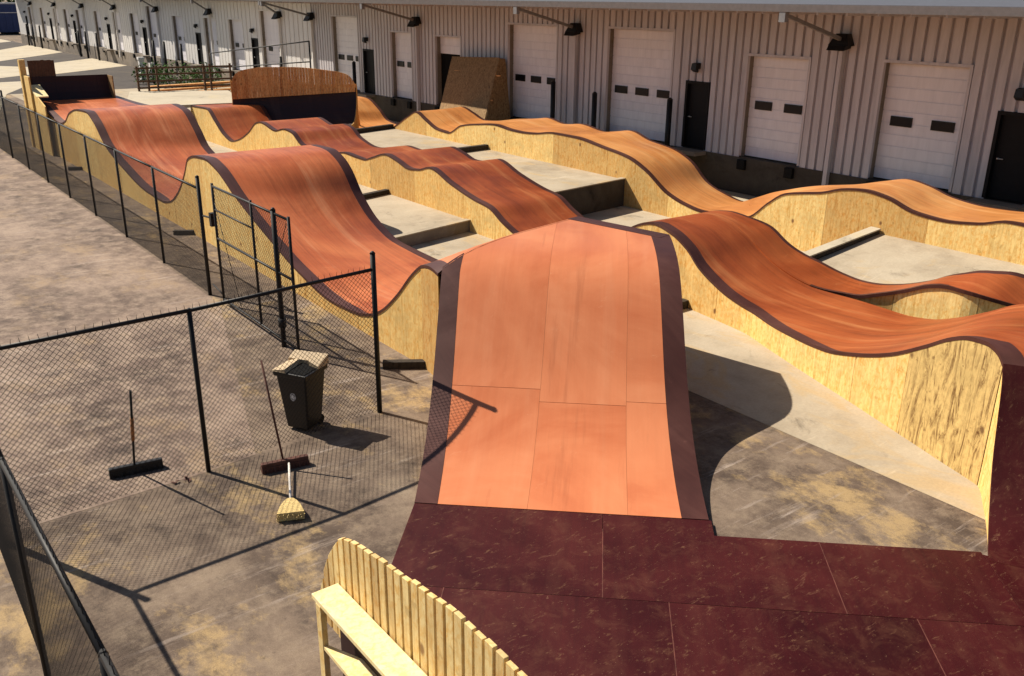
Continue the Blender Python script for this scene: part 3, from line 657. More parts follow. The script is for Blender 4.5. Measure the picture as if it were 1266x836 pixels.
# far turn at the end of the left row
ft = thing('far_turn', 'far left turn: pale timber deck with a curved wall toned black for its shade', 'ramp', (4, 22, 0), GR)
b = MB(); dp = [(4.6, 21.75), (9.3, 21.0), (10.6, 26.4), (6.6, 28.2)]; b.hexa([(x, y, 1.2) for x, y in dp], [(x, y, 1.3) for x, y in dp])
b.obj('deck', 'pale_concrete', ft, origin=(7, 24, 1.3))
for x, y in ((4.8, 22.0), (9.0, 21.3), (10.3, 26.2), (6.8, 27.8)):
    b = MB(); b.box((x-.05, y-.05, 0), (x+.05, y+.05, 1.2)); b.obj('deck_post', 'aged_lumber', ft, origin=(x, y, 0))
b = MB()
pr = [(1.42+(x_-1.42), y_, z_) for x_, y_, z_ in []]
face = [(21.2+.75*math.sin(t), 1.52+1.05*(1-math.cos(t))) for t in [math.pi/2*k/8 for k in range(9)]]
for (ya, za), (yb, zb_) in zip(face[:-1], face[1:]):
    b.poly([(1.45, ya, za), (4.15, ya, za), (4.15, yb, zb_), (1.45, yb, zb_)], 0, True)
    b.poly([(1.45, yb+.05, zb_), (4.15, yb+.05, zb_), (4.15, ya+.05, za-.05), (1.45, ya+.05, za-.05)], 0, True)
b.obj('curved_face', 'shade_toned_deck', ft)
b = MB(); b.box((4.15, 21.3, .0), (4.19, 22.3, 2.55)); b.obj('end_panel', 'brown_plywood', ft, origin=(4.2, 21.5, 0))
b = MB(); b.box((1.42, 22.05, 0), (4.15, 22.1, 2.55)); b.obj('back_panel', 'brown_plywood', ft, origin=(2.8, 22, 0))
for k in range(8):
    xx = 1.40+.115*k; b = MB(); b.box((xx, 22.0, 2.2), (xx+.111, 22.04, 3.15+.05*random.random())); b.obj('picket', 'rail_wood', ft, origin=(xx, 22, 2))
b = MB(); b.box((1.16, 21.0, 0), (1.22, 22.1, 2.65)); b.box((1.1, 21.9, 0), (1.3, 22.14, 3.2)); b.obj('end_post', 'plywood', ft, origin=(1.2, 21.5, 0))
b = MB(); b.hexa([(1.23, 19.3, 0), (1.27, 19.3, 0), (1.27, 21.9, 0), (1.23, 21.9, 0)], [(1.23, 19.3, 1.75), (1.27, 19.3, 1.75), (1.27, 21.9, 2.35), (1.23, 21.9, 2.35)])
b.obj('side_panel', 'plywood', ft, origin=(1.25, 20, 0))
b = MB(); b.bar((1.42, 20.35, 1.98), (1.42, 21.6, 2.3), .40, .05); b.obj('ledge_plank', 'sunny_plank', ft, origin=(1.5, 20, 1.8))

# guard railing behind the far deck
gr = thing('guard_railing', 'dark wooden guard railing along the back of the far deck', 'railing', (9, 27.9, 1.3))
for px_ in (169, 181, 192, 250, 258, 284):
    x = 7.4+(px_-180)*.0384; b = MB(); b.bar((x, 28, .6), (x, 28, 2.42), .10, .08); b.obj('post', 'rail_wood', gr, origin=(x, 28, 1.3))
for z in (1.45, 1.75, 2.05, 2.33):
    b = MB(); b.bar((6.9, 27.93, z), (11.5, 27.93, z-.04), .04, .08); b.obj('rail', 'rail_wood', gr, origin=(6.9, 28, z))

# ------------------------------------------------------------------ chain link fences
FH = 2.1
def wire_mesh(b, p, q, h, pitch=.047, r=.0027, z0=.03):
    p, q = Vector(p), Vector(q); Lx = (q-p).length; d = (q-p)/Lx; H = h-z0
    nrm = Vector((-d.y, d.x, 0)); stp = pitch*math.sqrt(2)
    for sgn in (1, -1):
        s = -H
        while s < Lx:
            a, c = max(0, s), min(Lx, s+H)
            if c-a > .01:
                za, zc = (a-s, c-s) if sgn > 0 else (H-(a-s), H-(c-s))
                A = p+d*a+Vector((0, 0, z0+za)); C_ = p+d*c+Vector((0, 0, z0+zc)); i = len(b.v)
                pp = (d*(-1 if sgn > 0 else 1)+Vector((0, 0, 1))).normalized()
                offs = [pp*r+nrm*sgn*.002, -pp*r*.6+nrm*(r+sgn*.002), -pp*r*.6-nrm*(r-sgn*.002)]
                b.v += [tuple(A+o) for o in offs]+[tuple(C_+o) for o in offs]
                for k in range(3): b.f.append((i+k, i+(k+1) % 3, i+3+(k+1) % 3, i+3+k)); b.mi.append(0); b.sm.append(False)
            s += stp
    return b
def fence(label, posts, tall=(), wr=.0027, rails=True, skip=(), group='black chain link fences'):
    t = thing('chain_link_fence', label, 'fence', (posts[0][0], posts[0][1], 0), group)
    for k, (x, y) in enumerate(posts):
        ht = FH+.22 if k in tall else FH
        b = MB(); b.tube((x, y, 0), (x, y, ht), .036 if k in tall else .028, 10)
        b.tube((x, y, ht), (x, y, ht+.03), .042 if k in tall else .03, 10, .015)
        b.obj('post', 'black_steel', t, origin=(x, y, 0))
    for k, (p, q) in enumerate(zip(posts[:-1], posts[1:])):
        b = MB(); b.tube((p[0], p[1], FH), (q[0], q[1], FH), .025, 8); b.obj('top_rail', 'black_steel', t, origin=(p[0], p[1], FH))
    b = MB()
    for p, q in zip(posts[:-1], posts[1:]): wire_mesh(b, (p[0], p[1], 0), (q[0], q[1], 0), FH+.02, r=wr)
    # twisted barbs above the rail
    for p, q in zip(posts[:-1], posts[1:]):
        P, Q = Vector((*p, 0)), Vector((*q, 0)); n = int((Q-P).length/.088)
        for i in range(n):
            c = P.lerp(Q, (i+.5)/n)+Vector((0, 0, FH+.02)); b.tube(c, c+Vector((random.uniform(-.01, .01), random.uniform(-.01, .01), .055)), .004, 3, .002, cap=False)
    o = b.obj('wire_mesh', 'black_steel', t); o['kind'] = 'stuff'
    return t
fence('long black chain link fence running away along the left of the ramps', [(0, 0.04+2.81*k) for k in range(12)], tall=(0, 7))
fence('near black chain link fence crossing the yard in front of the bin', [(0.01, -6.62), (-2.54, -6.88), (-4.9, -6.95)], tall=(0, 2))
fence('black chain link fence at the lower left rim of the photo', [(-4.9, -7.02), (-4.93, -9.62), (-4.9, -12.4), (-4.88, -15.2)], tall=(3,), wr=.0014)
b = MB(); 
gate = thing('gate', 'closed black chain link gate leaf in the long fence', 'gate', (0, -.7, 0))
for y in (-.72, -4.0):
    b = MB(); b.tube((0, y, .08), (0, y, 2.32), .026, 8); b.obj('stile', 'black_steel', gate, origin=(0, y, 0))
for z in (.12, 1.30, 1.84, 2.27):
    b = MB()
    if z == 1.84: b.tube((0, -.72, z), (0, -2.5, z), .016, 6)
    else: b.tube((0, -.72, z), (0, -4.0, z), .022, 8)
    b.obj('rail', 'black_steel', gate, origin=(0, -.72, z))
b = MB(); b.tube((0, -2.5, .12), (0, -2.5, 2.32), .024, 8); b.obj('centre_stile', 'black_steel', gate, origin=(0, -2.5, 0))
b = MB(); b.tube((0, -.75, 2.0), (.0, -1.6, .2), .006, 5); b.tube((0, -3.4, 1.4), (0, -3.9, 2.2), .006, 5); b.obj('tension_rod', 'black_steel', gate)
b = MB(); b.tube((0, -.06, 1.6), (0, -.72, 1.66), .018, 6); b.box((-.05, -.62, 1.5), (.05, -.52, 1.75)); b.tube((0, -.2, .28), (0, -.72, .2), .016, 6); b.obj('latch', 'black_steel', gate)
b = MB(); wire_mesh(b, (0, -.74, 0), (0, -3.98, 0), 2.25, pitch=.05, z0=.14); o = b.obj('wire_mesh', 'black_steel', gate); o['kind'] = 'stuff'
b = MB(); b.tube((0, -3.42, 0), (0, -3.42, 2.32), .042, 10); b.tube((0, -3.42, 2.32), (0, -3.42, 2.36), .046, 10, .02); b.tube((0, -3.42, .35), (0, -3.42, .5), .07, 8)
tag(b.obj('gate_post', 'black_steel', origin=(0, -3.42, 0)), 'thick black gate post standing among the gate bars', 'post')

# ------------------------------------------------------------------ bin
bn = thing('wheeled_bin', 'black square bin with a pale liner folded over the rim', 'bin', (-1.03, -6.42, 0))
ang = math.radians(-60); cx, cy = -1.03, -6.40
def rq(hw, z, dx=0, dy=0):
    out = []
    for sx, sy_ in ((-1, -1), (1, -1), (1, 1), (-1, 1)):
        x, y = sx*hw, sy_*hw; out.append((cx+dx+x*math.cos(ang)-y*math.sin(ang), cy+dy+x*math.sin(ang)+y*math.cos(ang), z))
    return out
b = MB(); b.hexa(rq(.165, .03), rq(.235, .84)); b.obj('body', 'black_plastic', bn, origin=(cx, cy, 0), bevel=.02)
b = MB(); b.hexa(rq(.255, .80), rq(.26, .865)); b.obj('rim', 'black_plastic', bn, origin=(cx, cy, 0), bevel=.01)
b = MB(); b.hexa(rq(.225, .868), rq(.22, .873)); b.obj('opening', 'void_black', bn, origin=(cx, cy, .86))
b = MB(); q0 = rq(.27, .872); q1 = rq(.265, .885)
b.hexa([q0[0], q0[3], tuple(Vector(q0[3]).lerp(Vector(q0[2]), .34)), tuple(Vector(q0[0]).lerp(Vector(q0[1]), .42))], [q1[0], q1[3], tuple(Vector(q1[3]).lerp(Vector(q1[2]), .30)+Vector((0, 0, .05))), tuple(Vector(q1[0]).lerp(Vector(q1[1]), .36)+Vector((0, 0, .03)))])
b.hexa([q0[3], tuple(Vector(q0[3]).lerp(Vector(q0[0]), .3)), tuple(Vector(q0[2]).lerp(Vector(q0[1]), .25)), q0[2]], [tuple(Vector(q1[3])+Vector((0, 0, .1))), tuple(Vector(q1[3]).lerp(Vector(q1[0]), .3)+Vector((0, 0, .04))), tuple(Vector(q1[2]).lerp(Vector(q1[1]), .25)+Vector((0, 0, .04))), tuple(Vector(q1[2])+Vector((0, 0, .12)))])
b.hexa([tuple(Vector(q0[2]).lerp(Vector(q0[1]), .1)), tuple(Vector(q0[2]).lerp(Vector(q0[1]), .45)), tuple(Vector(q0[2]).lerp(Vector(q0[0]), .35)), tuple(Vector(q0[2]).lerp(Vector(q0[3]), .3))],
       [tuple(Vector(q1[2]).lerp(Vector(q1[1]), .1)+Vector((0, 0, .10))), tuple(Vector(q1[2]).lerp(Vector(q1[1]), .45)+Vector((0, 0, .02))), tuple(Vector(q1[2]).lerp(Vector(q1[0]), .35)+Vector((0, 0, .05))), tuple(Vector(q1[2]).lerp(Vector(q1[3]), .3)+Vector((0, 0, .12)))])
b.obj('liner', 'liner_tan', bn, origin=(cx, cy, .87))
A = rq(.165, .03); B_ = rq(.235, .84)
def facept(i, j, s, t): return Vector(A[i]).lerp(Vector(A[j]), s).lerp(Vector(B_[i]).lerp(Vector(B_[j]), s), t)
fn = (Vector(A[1])-Vector(A[0])).cross(Vector((0, 0, 1))).normalized()
b = MB()
cpt = facept(0, 1, .42, .60); ex = (Vector(A[1])-Vector(A[0])).normalized()
fi = (0, 1)
# find the face that looks toward the lower left of the photo
best = None
for i, j in ((0, 1), (1, 2), (2, 3), (3, 0)):
    n_ = (Vector(A[j])-Vector(A[i])).cross(Vector((0, 0, 1))).normalized(); d_ = n_.dot(Vector((-.93, -.37, 0)))
    if best is None or d_ > best[0]: best = (d_, i, j, n_)
_, i, j, n_ = best; cpt = facept(i, j, .5, .60)+n_*.006; ex = (Vector(A[j])-Vector(A[i])).normalized(); ez = Vector((0, 0, 1))
for r0, r1 in ((.0, .028), (.036, .046)):
    for k in range(12):
        t0, t1 = 2*math.pi*k/12, 2*math.pi*(k+1)/12
        P = lambda r, t: cpt+ex*math.cos(t)*r+ez*math.sin(t)*r*1.25
        b.poly([P(r0, t0), P(r1, t0), P(r1, t1), P(r0, t1)])
b.obj('round_emblem', 'logo_white', bn, origin=tuple(cpt))
for sgn in (-1, 1):
    b = MB(); w0 = Vector((cx, cy, .07))+ex*.15*sgn-n_*.15; b.tube(w0-ex*.02, w0+ex*.02, .07, 14); b.obj('wheel', 'rubber', bn, origin=tuple(w0))

# ------------------------------------------------------------------ brooms
def broom(label, head_a, head_b, foot, top, hmat, headmat, mid=None):
    t = thing('push_broom', label, 'broom', foot, 'push brooms by the near fence')
    b = MB(); a, c = Vector(head_a), Vector(head_b); b.bar((a.x, a.y, .10), (c.x, c.y, .10), .07, .05); b.obj('head', headmat, t, origin=foot, bevel=.008)
    b = MB(); b.bar((a.x, a.y, .038), (c.x, c.y, .038), .085, .076); b.obj('bristles', headmat if mid else 'broom_dark', t, origin=foot)
    n_b = 46; b = MB()
    for k in range(n_b):
        for side in (-1, 1):
            q = a.lerp(c, (k+.5)/n_b); dn = (c-a).normalized(); pn = Vector((-dn.y, dn.x, 0)); q = Vector((q.x, q.y, .078))+pn*.036*side
            b.tube(q, q+Vector((random.uniform(-.012, .012), random.uniform(-.012, .012), -.078))+pn*.022*side, .006, 3, .004, cap=False)
    b.obj('bristle_fringe', headmat if mid else 'broom_dark', t, origin=foot)['kind'] = 'stuff'
    f, tp_ = Vector((foot[0], foot[1], .12)), Vector(top)
    b = MB(); b.tube(f, tp_, .014, 8); b.obj('handle', hmat, t, origin=foot)
    if mid:
        b = MB(); b.tube(f.lerp(tp_, .34), f.lerp(tp_, .64), .021, 8); b.obj('grip_sleeve', 'broom_wood', t, origin=foot)
    return t
broom('black push broom leaning on the near fence, orange sleeve on its handle', (-3.56, -6.33, 0), (-2.95, -6.42, 0), (-3.27, -6.38, 0), (-3.29, -6.83, 1.27), 'black_steel', 'black_plastic', True)
broom('reddish brown push broom leaning on the near fence beside the bin', (-2.03, -7.30, 0), (-1.46, -7.41, 0), (-1.76, -7.34, 0), (-1.76, -6.92, 1.31), 'broom_dark', 'broom_dark')
cb = thing('corn_broom', 'straw broom with a white handle lying on the concrete', 'broom', (-2.2, -8.5, 0))
b = MB(); b.tube((-2.1, -8.30, .05), (-1.72, -7.42, .09), .014, 8); b.obj('handle', 'white_handle', cb, origin=(-2.1, -8.3, .05))
b = MB(); p0 = Vector((-2.06, -8.20, .06)); dr = Vector((-.397, -.918, 0)); sd = Vector((.918, -.397, 0))
secs = [(0, .03, .03), (.08, .075, .04), (.2, .115, .05), (.36, .15, .05)]
for (s0, w0, h0), (s1, w1, h1) in zip(secs[:-1], secs[1:]):
    A_, B2 = p0+dr*s0, p0+dr*s1
    b.hexa([A_-sd*w0-Vector((0, 0, h0)), A_+sd*w0-Vector((0, 0, h0)), A_+sd*w0+Vector((0, 0, h0)), A_-sd*w0+Vector((0, 0, h0))],
           [B2-sd*w1-Vector((0, 0, h1)), B2+sd*w1-Vector((0, 0, h1)), B2+sd*w1+Vector((0, 0, h1)), B2-sd*w1+Vector((0, 0, h1))])
for k in range(60):
    s = random.uniform(-1, 1); q = p0+dr*.34+sd*s*.14+Vector((0, 0, random.uniform(-.03, .04))); b.tube(q, q+dr*random.uniform(.02, .07)+sd*s*.02, .004, 3, .002)
b.obj('straw', 'bristle', cb, origin=(-2.2, -8.5, 0))

b = MB()
for k in range(9):
    c_ = Vector((-2.9+random.uniform(-.09, .09), -6.93+random.uniform(-.05, .05), .012+random.random()*.02)); d1 = Vector((random.uniform(-1, 1), random.uniform(-1, 1), .25)).normalized()*random.uniform(.03, .06); d2 = d1.cross(Vector((0, 0, 1))).normalized()*.02
    b.poly([c_-d1, c_+d2, c_+d1, c_-d2])
tag(b.obj('leaf_litter', 'broom_dark', origin=(-2.9, -6.93, 0)), 'small clump of dark dead leaves on the concrete under the near fence', 'leaves')
# ------------------------------------------------------------------ warehouse
WX = 16.66; SILL = 1.10
wh = thing('warehouse', 'long lilac white metal warehouse with loading dock doors under a canopy', 'building', (WX, 5, 0))
fw_ = thing('warehouse', 'far pale end of the warehouse row with many narrow dock doors', 'building', (WX, 66, 0))
near_docks = [(24.6, 27.35, 4.57), (19.62, 21.45, 4.0), (15.71, 17.62, 3.95), (9.5, 12.42, 4.57), (3.78, 6.78, 4.58), (-1.3, .78, 4.0), (-5.80, -3.56, 4.06)]
near_men = [(23.15, 24.1), (2.2, 3.08), (-7.6, -6.68)]
far_rev = [36.5, 41.5, 45.9, 52.3, 58.2, 62.7, 67.7, 73.7, 80.2, 85.1, 89.5, 95.8, 101.8]
far_docks = [(y-(2.9 if k in (0, 4) else 2.3), y, 4.7 if k in (0, 4) else 4.12) for k, y in enumerate(far_rev)]
far_men = [(y-.9, y) for y in (37.95, 47.6, 59.55, 69.7, 81.55, 91.5, 103.6)]
def panels(par, mat, ya, yb, top, openings, pw, stuff=False):
    """vertical ribbed wall panels, each cut round the openings"""
    cuts = sorted(set([ya, yb] + [a for a, *_ in openings] + [c for _, c, _ in openings]))
    out = MB()
    for a, c in zip(cuts[:-1], cuts[1:]):
        hit = [o for o in openings if o[0] <= a+1e-4 and o[1] >= c-1e-4]
        z0 = hit[0][2] if hit else SILL-.03
        n = max(1, round((c-a)/pw)); w = (c-a)/n
        for i in range(n):
            p = a+i*w; b = out if stuff else MB()
            r = min(.045, w*.2)
            prof = [(WX, p+.002), (WX, p+w-1.9*r), (WX+.075, p+w-1.7*r), (WX+.075, p+w-.25*r), (WX, p+w-.002)]
            for (xa, y0), (xb, y1) in zip(prof[:-1], prof[1:]):
                b.poly([(xa, y0, z0), (xb, y1, z0), (xb, y1, top), (xa, y0, top)])
            b.poly([(x, y, z0) for x, y in prof])
            if not stuff: b.obj('wall_panel', mat, par, origin=(WX, p, z0))
    if stuff:
        o = out.obj('wall_panel', mat, par); o['kind'] = 'stuff'
    bb = MB()   # backing behind the sheets
    for a, c in zip(cuts[:-1], cuts[1:]):
        hit = [o for o in openings if o[0] <= a+1e-4 and o[1] >= c-1e-4]
        z0 = hit[0][2] if hit else 0
        bb.box((WX+.09, a, z0), (WX+.30, c, top))
    bb.obj('wall_backing', 'dock_concrete', par)
no = [(a, c, t) for a, c, t in near_docks] + [(a, c, 3.1) for a, c in near_men]
fo = [(a, c, t) for a, c, t in far_docks] + [(a, c, 3.1) for a, c in far_men]
panels(wh, 'wall_metal', -12, 29.6, 5.24, no, .30)
panels(fw_, 'far_wall_metal', 29.62, 108, 5.22, fo, .6, True)
SECT = {}
def dock(par, ya, yb, top, nwin, far=False, open_to=None):
    d = bpy.data.objects.new('dock_door', None); COL.objects.link(d); d.location = (WX, (ya+yb)/2, SILL); adopt(d, par)
    XD = WX+.26; bot = SILL if open_to is None else open_to
    b = MB()  # lined reveal and trim
    b.box((WX-.015, ya-.07, SILL), (WX+.3, ya-.001, top+.06)); b.box((WX-.015, yb+.001, SILL), (WX+.3, yb+.07, top+.06)); b.box((WX-.012, ya-.07, top+.002), (WX+.3, yb+.07, top+.075))
    b.obj('frame', 'wall_metal' if not far else 'far_wall_metal', d, origin=(WX, ya, SILL))
    n = 1 if far else max(2, int(round((top-bot)/.30))); h = (top-bot)/n
    if far:
        b = MB()
        for k in range(9):
            hh = (top-bot)/9; b.box((XD, ya, bot+k*hh+.012), (XD+.04, yb, bot+(k+1)*hh-.012))
        b.box((XD+.02, ya, bot), (XD+.03, yb, top)); b.obj('door_leaf', 'door_metal', d, origin=(XD, ya, bot))
    else:
        for k in range(n):
            key = (round(yb-ya, 2), round(h, 3))
            if key not in SECT:
                b = MB(); b.hexa([(0, 0, .0), (.05, 0, .0), (.05, yb-ya, .0), (0, yb-ya, .0)], [(0, 0, h-.02), (.05, 0, h-.02), (.05, yb-ya, h-.02), (0, yb-ya, h-.02)])
                b.poly([(.02, 0, h-.02), (.02, yb-ya, h-.02), (.02, yb-ya, h), (.02, 0, h)])
                o = b.obj('door_section', 'door_metal', d, origin=(0, 0, 0), bevel=.006); SECT[key] = o.data; me = o
                me.location = Vector((XD, ya, bot+k*h)) - Vector((WX, (ya+yb)/2, SILL))
            else:
                o = bpy.data.objects.new('door_section', SECT[key]); COL.objects.link(o); o.parent = d
                o.location = Vector((XD, ya, bot+k*h)) - Vector((WX, (ya+yb)/2, SILL))
    if open_to is not None:
        b = MB(); b.box((XD+.03, ya, SILL), (XD+.06, yb, open_to)); b.obj('dark_opening', 'void_black', d, origin=(XD, ya, SILL))
    else:
        w = yb-ya; gw = .58 if not far else .5
        for k in range(nwin):
            yc = ya + w*(k+.5)/nwin if nwin == 3 else ya + w*(.25+.5*k)
            b = MB(); b.box((XD-.035, yc-gw/2-.01, 2.49), (XD-.004, yc+gw/2+.01, 2.735)); wo = b.obj('window', 'black_plastic', d, origin=(XD, yc, 2.6))
            if not far:
                b = MB(); b.box((XD-.04, yc-gw/2+.02, 2.515), (XD-.033, yc+gw/2-.02, 2.71)); b.obj('pane', 'glass_dark', d, origin=(XD, yc, 2.6))
    for yy in (ya+.18, yb-.18):
        b = MB(); b.box((WX-.14, yy-.14, .72), (WX-.02, yy+.14, 1.02)); b.obj('dock_bumper', 'rubber', d, origin=(WX, yy, .7), bevel=.015)
    return d
for k, (a, c, t) in enumerate(near_docks):
    dock(wh, a, c, t, 3 if c-a > 2.6 else 2, False, 3.25 if abs(a-15.71) < .1 else None)
for a, c, t in far_docks: dock(fw_, a, c, t, 2, True)
def mandoor(par, a, c):
    d = bpy.data.objects.new('door', None); COL.objects.link(d); d.location = (WX, (a+c)/2, SILL); adopt(d, par)
    b = MB(); b.box((WX+.10, a+.04, SILL), (WX+.15, c-.04, 3.06)); b.obj('leaf', 'door_black', d, origin=(WX, a, SILL))
    b = MB(); b.box((WX-.01, a-.05, SILL), (WX+.2, a+.035, 3.1)); b.box((WX-.01, c-.035, SILL), (WX+.2, c+.05, 3.1)); b.box((WX-.012, a-.05, 3.062), (WX+.2, c+.05, 3.15)); b.obj('frame', 'door_black', d, origin=(WX, a, SILL))
    b = MB(); b.tube((WX+.1, c-.12, 2.05), (WX+.03, c-.12, 2.05), .02, 6); b.tube((WX+.03, c-.12, 2.05), (WX+.03, c-.26, 2.05), .014, 6); b.obj('handle', 'galvanised', d, origin=(WX, c, 2.05))
    b = MB(); b.box((WX-.55, a-.15, SILL-.14), (WX-.03, c+.15, SILL-.02)); b.obj('step', 'dock_concrete', d, origin=(WX, a, SILL))
    ym = (a+c)/2+.02
    b = MB(); b.box((WX-.13, ym-.09, 3.52), (WX-.003, ym+.09, 3.70)); b.hexa([(WX-.24, ym-.1, 3.5), (WX-.1, ym-.1, 3.42), (WX-.1, ym+.1, 3.42), (WX-.24, ym+.1, 3.5)], [(WX-.22, ym-.09, 3.68), (WX-.1, ym-.09, 3.70), (WX-.1, ym+.09, 3.70), (WX-.22, ym+.09, 3.68)])
    b.obj('wall_lamp', 'black_plastic', d, origin=(WX, ym, 3.6))
for a, c in near_men: mandoor(wh, a, c)
for a, c in far_men: mandoor(fw_, a, c)
# dock face, roof, gutter
def shell(par, ya, yb, dock_mat, eave_x):
    b = MB(); b.box((WX-.02, ya, 0), (WX+.3, yb, SILL-.031)); b.obj('dock_face', dock_mat, par, origin=(WX, ya, 0))
    b = MB(); b.hexa([(eave_x, ya, 5.27), (40, ya, 5.27), (40, yb, 5.27), (eave_x, yb, 5.27)], [(eave_x, ya, 5.44), (40, ya, 7.2), (40, yb, 7.2), (eave_x, yb, 5.44)]); b.obj('roof', 'roof_metal', par, origin=(eave_x, ya, 5.3))
    b = MB(); b.hexa([(eave_x-.16, ya, 5.26), (eave_x-.003, ya, 5.26), (eave_x-.003, yb, 5.26), (eave_x-.16, yb, 5.26)], [(eave_x-.2, ya, 5.43), (eave_x-.003, ya, 5.43), (eave_x-.003, yb, 5.43), (eave_x-.2, yb, 5.43)]); b.obj('gutter', 'gutter_metal', par, origin=(eave_x, ya, 5.3))
    b = MB(); n = int((yb-ya)/.8)
    for k in range(n+1): b.box((eave_x+.05, ya+k*(yb-ya)/n-.02, 5.20), (WX, ya+k*(yb-ya)/n+.02, 5.268))
    b.obj('soffit_ribs', 'wall_metal', par)['kind'] = 'stuff'
    b = MB(); b.box((WX+.3, ya, 0), (40, ya+.2, 5.2)); b.box((WX+.3, yb-.2, 0), (40, yb, 5.2)); b.box((39.8, ya+.2, 0), (40, yb-.2, 5.2)); b.obj('outer_wall', 'wall_metal', par)
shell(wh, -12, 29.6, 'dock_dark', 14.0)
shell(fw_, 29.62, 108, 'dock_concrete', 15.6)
def spout(par, y, ex, mat):
    b = MB(); b.box((WX-.16, y-.06, .55), (WX-.02, y+.06, 4.42)); b.obj('downspout', mat, par, origin=(WX, y, .5))
    b = MB(); b.bar((ex-.08, y+.0, 5.2), (WX-.1, y, 4.55), .09, .09); b.box((ex-.15, y-.09, 5.02), (ex-.02, y+.09, 5.255)); b.obj('leader_pipe', 'gutter_metal', par, origin=(WX, y, 4.5))
    b = MB(); b.hexa([(WX-.34, y-.30, 4.42), (WX-.02, y-.30, 4.42), (WX-.02, y+.30, 4.42), (WX-.34, y+.30, 4.42)], [(WX-.22, y-.16, 4.72), (WX-.02, y-.16, 4.72), (WX-.02, y+.16, 4.72), (WX-.22, y+.16, 4.72)])
    b.hexa([(WX-.44, y-.26, 4.30), (WX-.12, y-.26, 4.36), (WX-.12, y+.26, 4.36), (WX-.44, y+.26, 4.30)], [(WX-.36, y-.26, 4.43), (WX-.1, y-.26, 4.46), (WX-.1, y+.26, 4.46), (WX-.36, y+.26, 4.43)])
    b.obj('flood_lamp', 'black_plastic', par, origin=(WX, y, 4.5))
for y in (-2.35, 8.35, 18.97): spout(wh, y, 14.0, 'wall_metal')
spout(wh, 29.45, 14.0, 'far_wall_metal')
for y in (33.55, 44.4, 55.3, 66.4, 76.9, 87.9, 99.2): spout(fw_, y, 15.6, 'far_wall_metal')
# guard posts by the dock doors
def bollard(y, z1, label, x=16.3, first=[None]):
    t = thing('guard_post', label, 'post', (x, y, 0), 'black guard posts along the dock wall')
    b = MB(); b.tube((x, y, 0), (x, y, z1), .09, 10); b.obj('post', 'black_steel', t, origin=(x, y, 0))
    b = MB(); b.tube((x, y, z1), (x, y, z1+.06), .09, 10, .04); b.obj('cap', 'black_plastic', t, origin=(x, y, z1)); return t
bollard(9.2, 2.68, 'black guard post at the right jamb of the dock door beside the leaning ramp')
bollard(6.95, 2.45, 'black guard post at the left jamb of the tall three window dock door')
bollard(3.42, 2.55, 'black guard post between the tall dock door and the black door')
bollard(24.45, 2.5, 'black guard post beside the far picket topped wall')
ORD = ['nearest', 'second nearest', 'third nearest', 'fourth nearest', 'fifth nearest', 'sixth nearest', 'seventh nearest', 'eighth nearest', 'ninth nearest', 'farthest']
for k, y in enumerate((32.9, 49.6, 53.3, 55.8, 71.9, 75.7, 78.3, 94.8, 98.5, 101.5)): bollard(y, 2.3, ORD[k] + ' black guard post along the pale far dock doors', 16.2)

# leaning ramp at the dock
lr = thing('leaning_ramp', 'brown plywood ramp section stood up against the warehouse wall', 'ramp', (15.6, 13.5, 0))
b = MB(); b.hexa([(14.84, 11.88, .10), (14.89, 11.88, .07), (14.89, 15.12, .07), (14.84, 15.12, .10)], [(16.25, 12.45, 3.36), (16.3, 12.45, 3.33), (16.3, 15.72, 3.2), (16.25, 15.72, 3.23)])
b.obj('face_sheet', 'brown_plywood', lr, origin=(15.5, 13.5, 0))
b = MB(); b.poly([(14.86, 11.84, .05), (16.5, 11.84, .05), (16.5, 12.38, 3.3), (16.24, 12.42, 3.34)]); b.poly([(14.86, 11.87, .05), (16.24, 12.45, 3.34), (16.5, 12.41, 3.3), (16.5, 11.87, .05)])
b.poly([(14.86, 11.84, .05), (16.24, 12.42, 3.34), (16.24, 12.45, 3.34), (14.86, 11.87, .05)])
b.obj('side_panel', 'brown_plywood', lr, origin=(15.5, 12, 0))
b = MB()
for z in (0.9, 1.8, 2.7): b.bar((15.1+(z-.5)*.43, 12.1, z), (15.1+(z-.5)*.43, 15.2, z), .08, .05)
b.obj('framing', 'aged_lumber', lr, origin=(15.5, 13.5, 0))

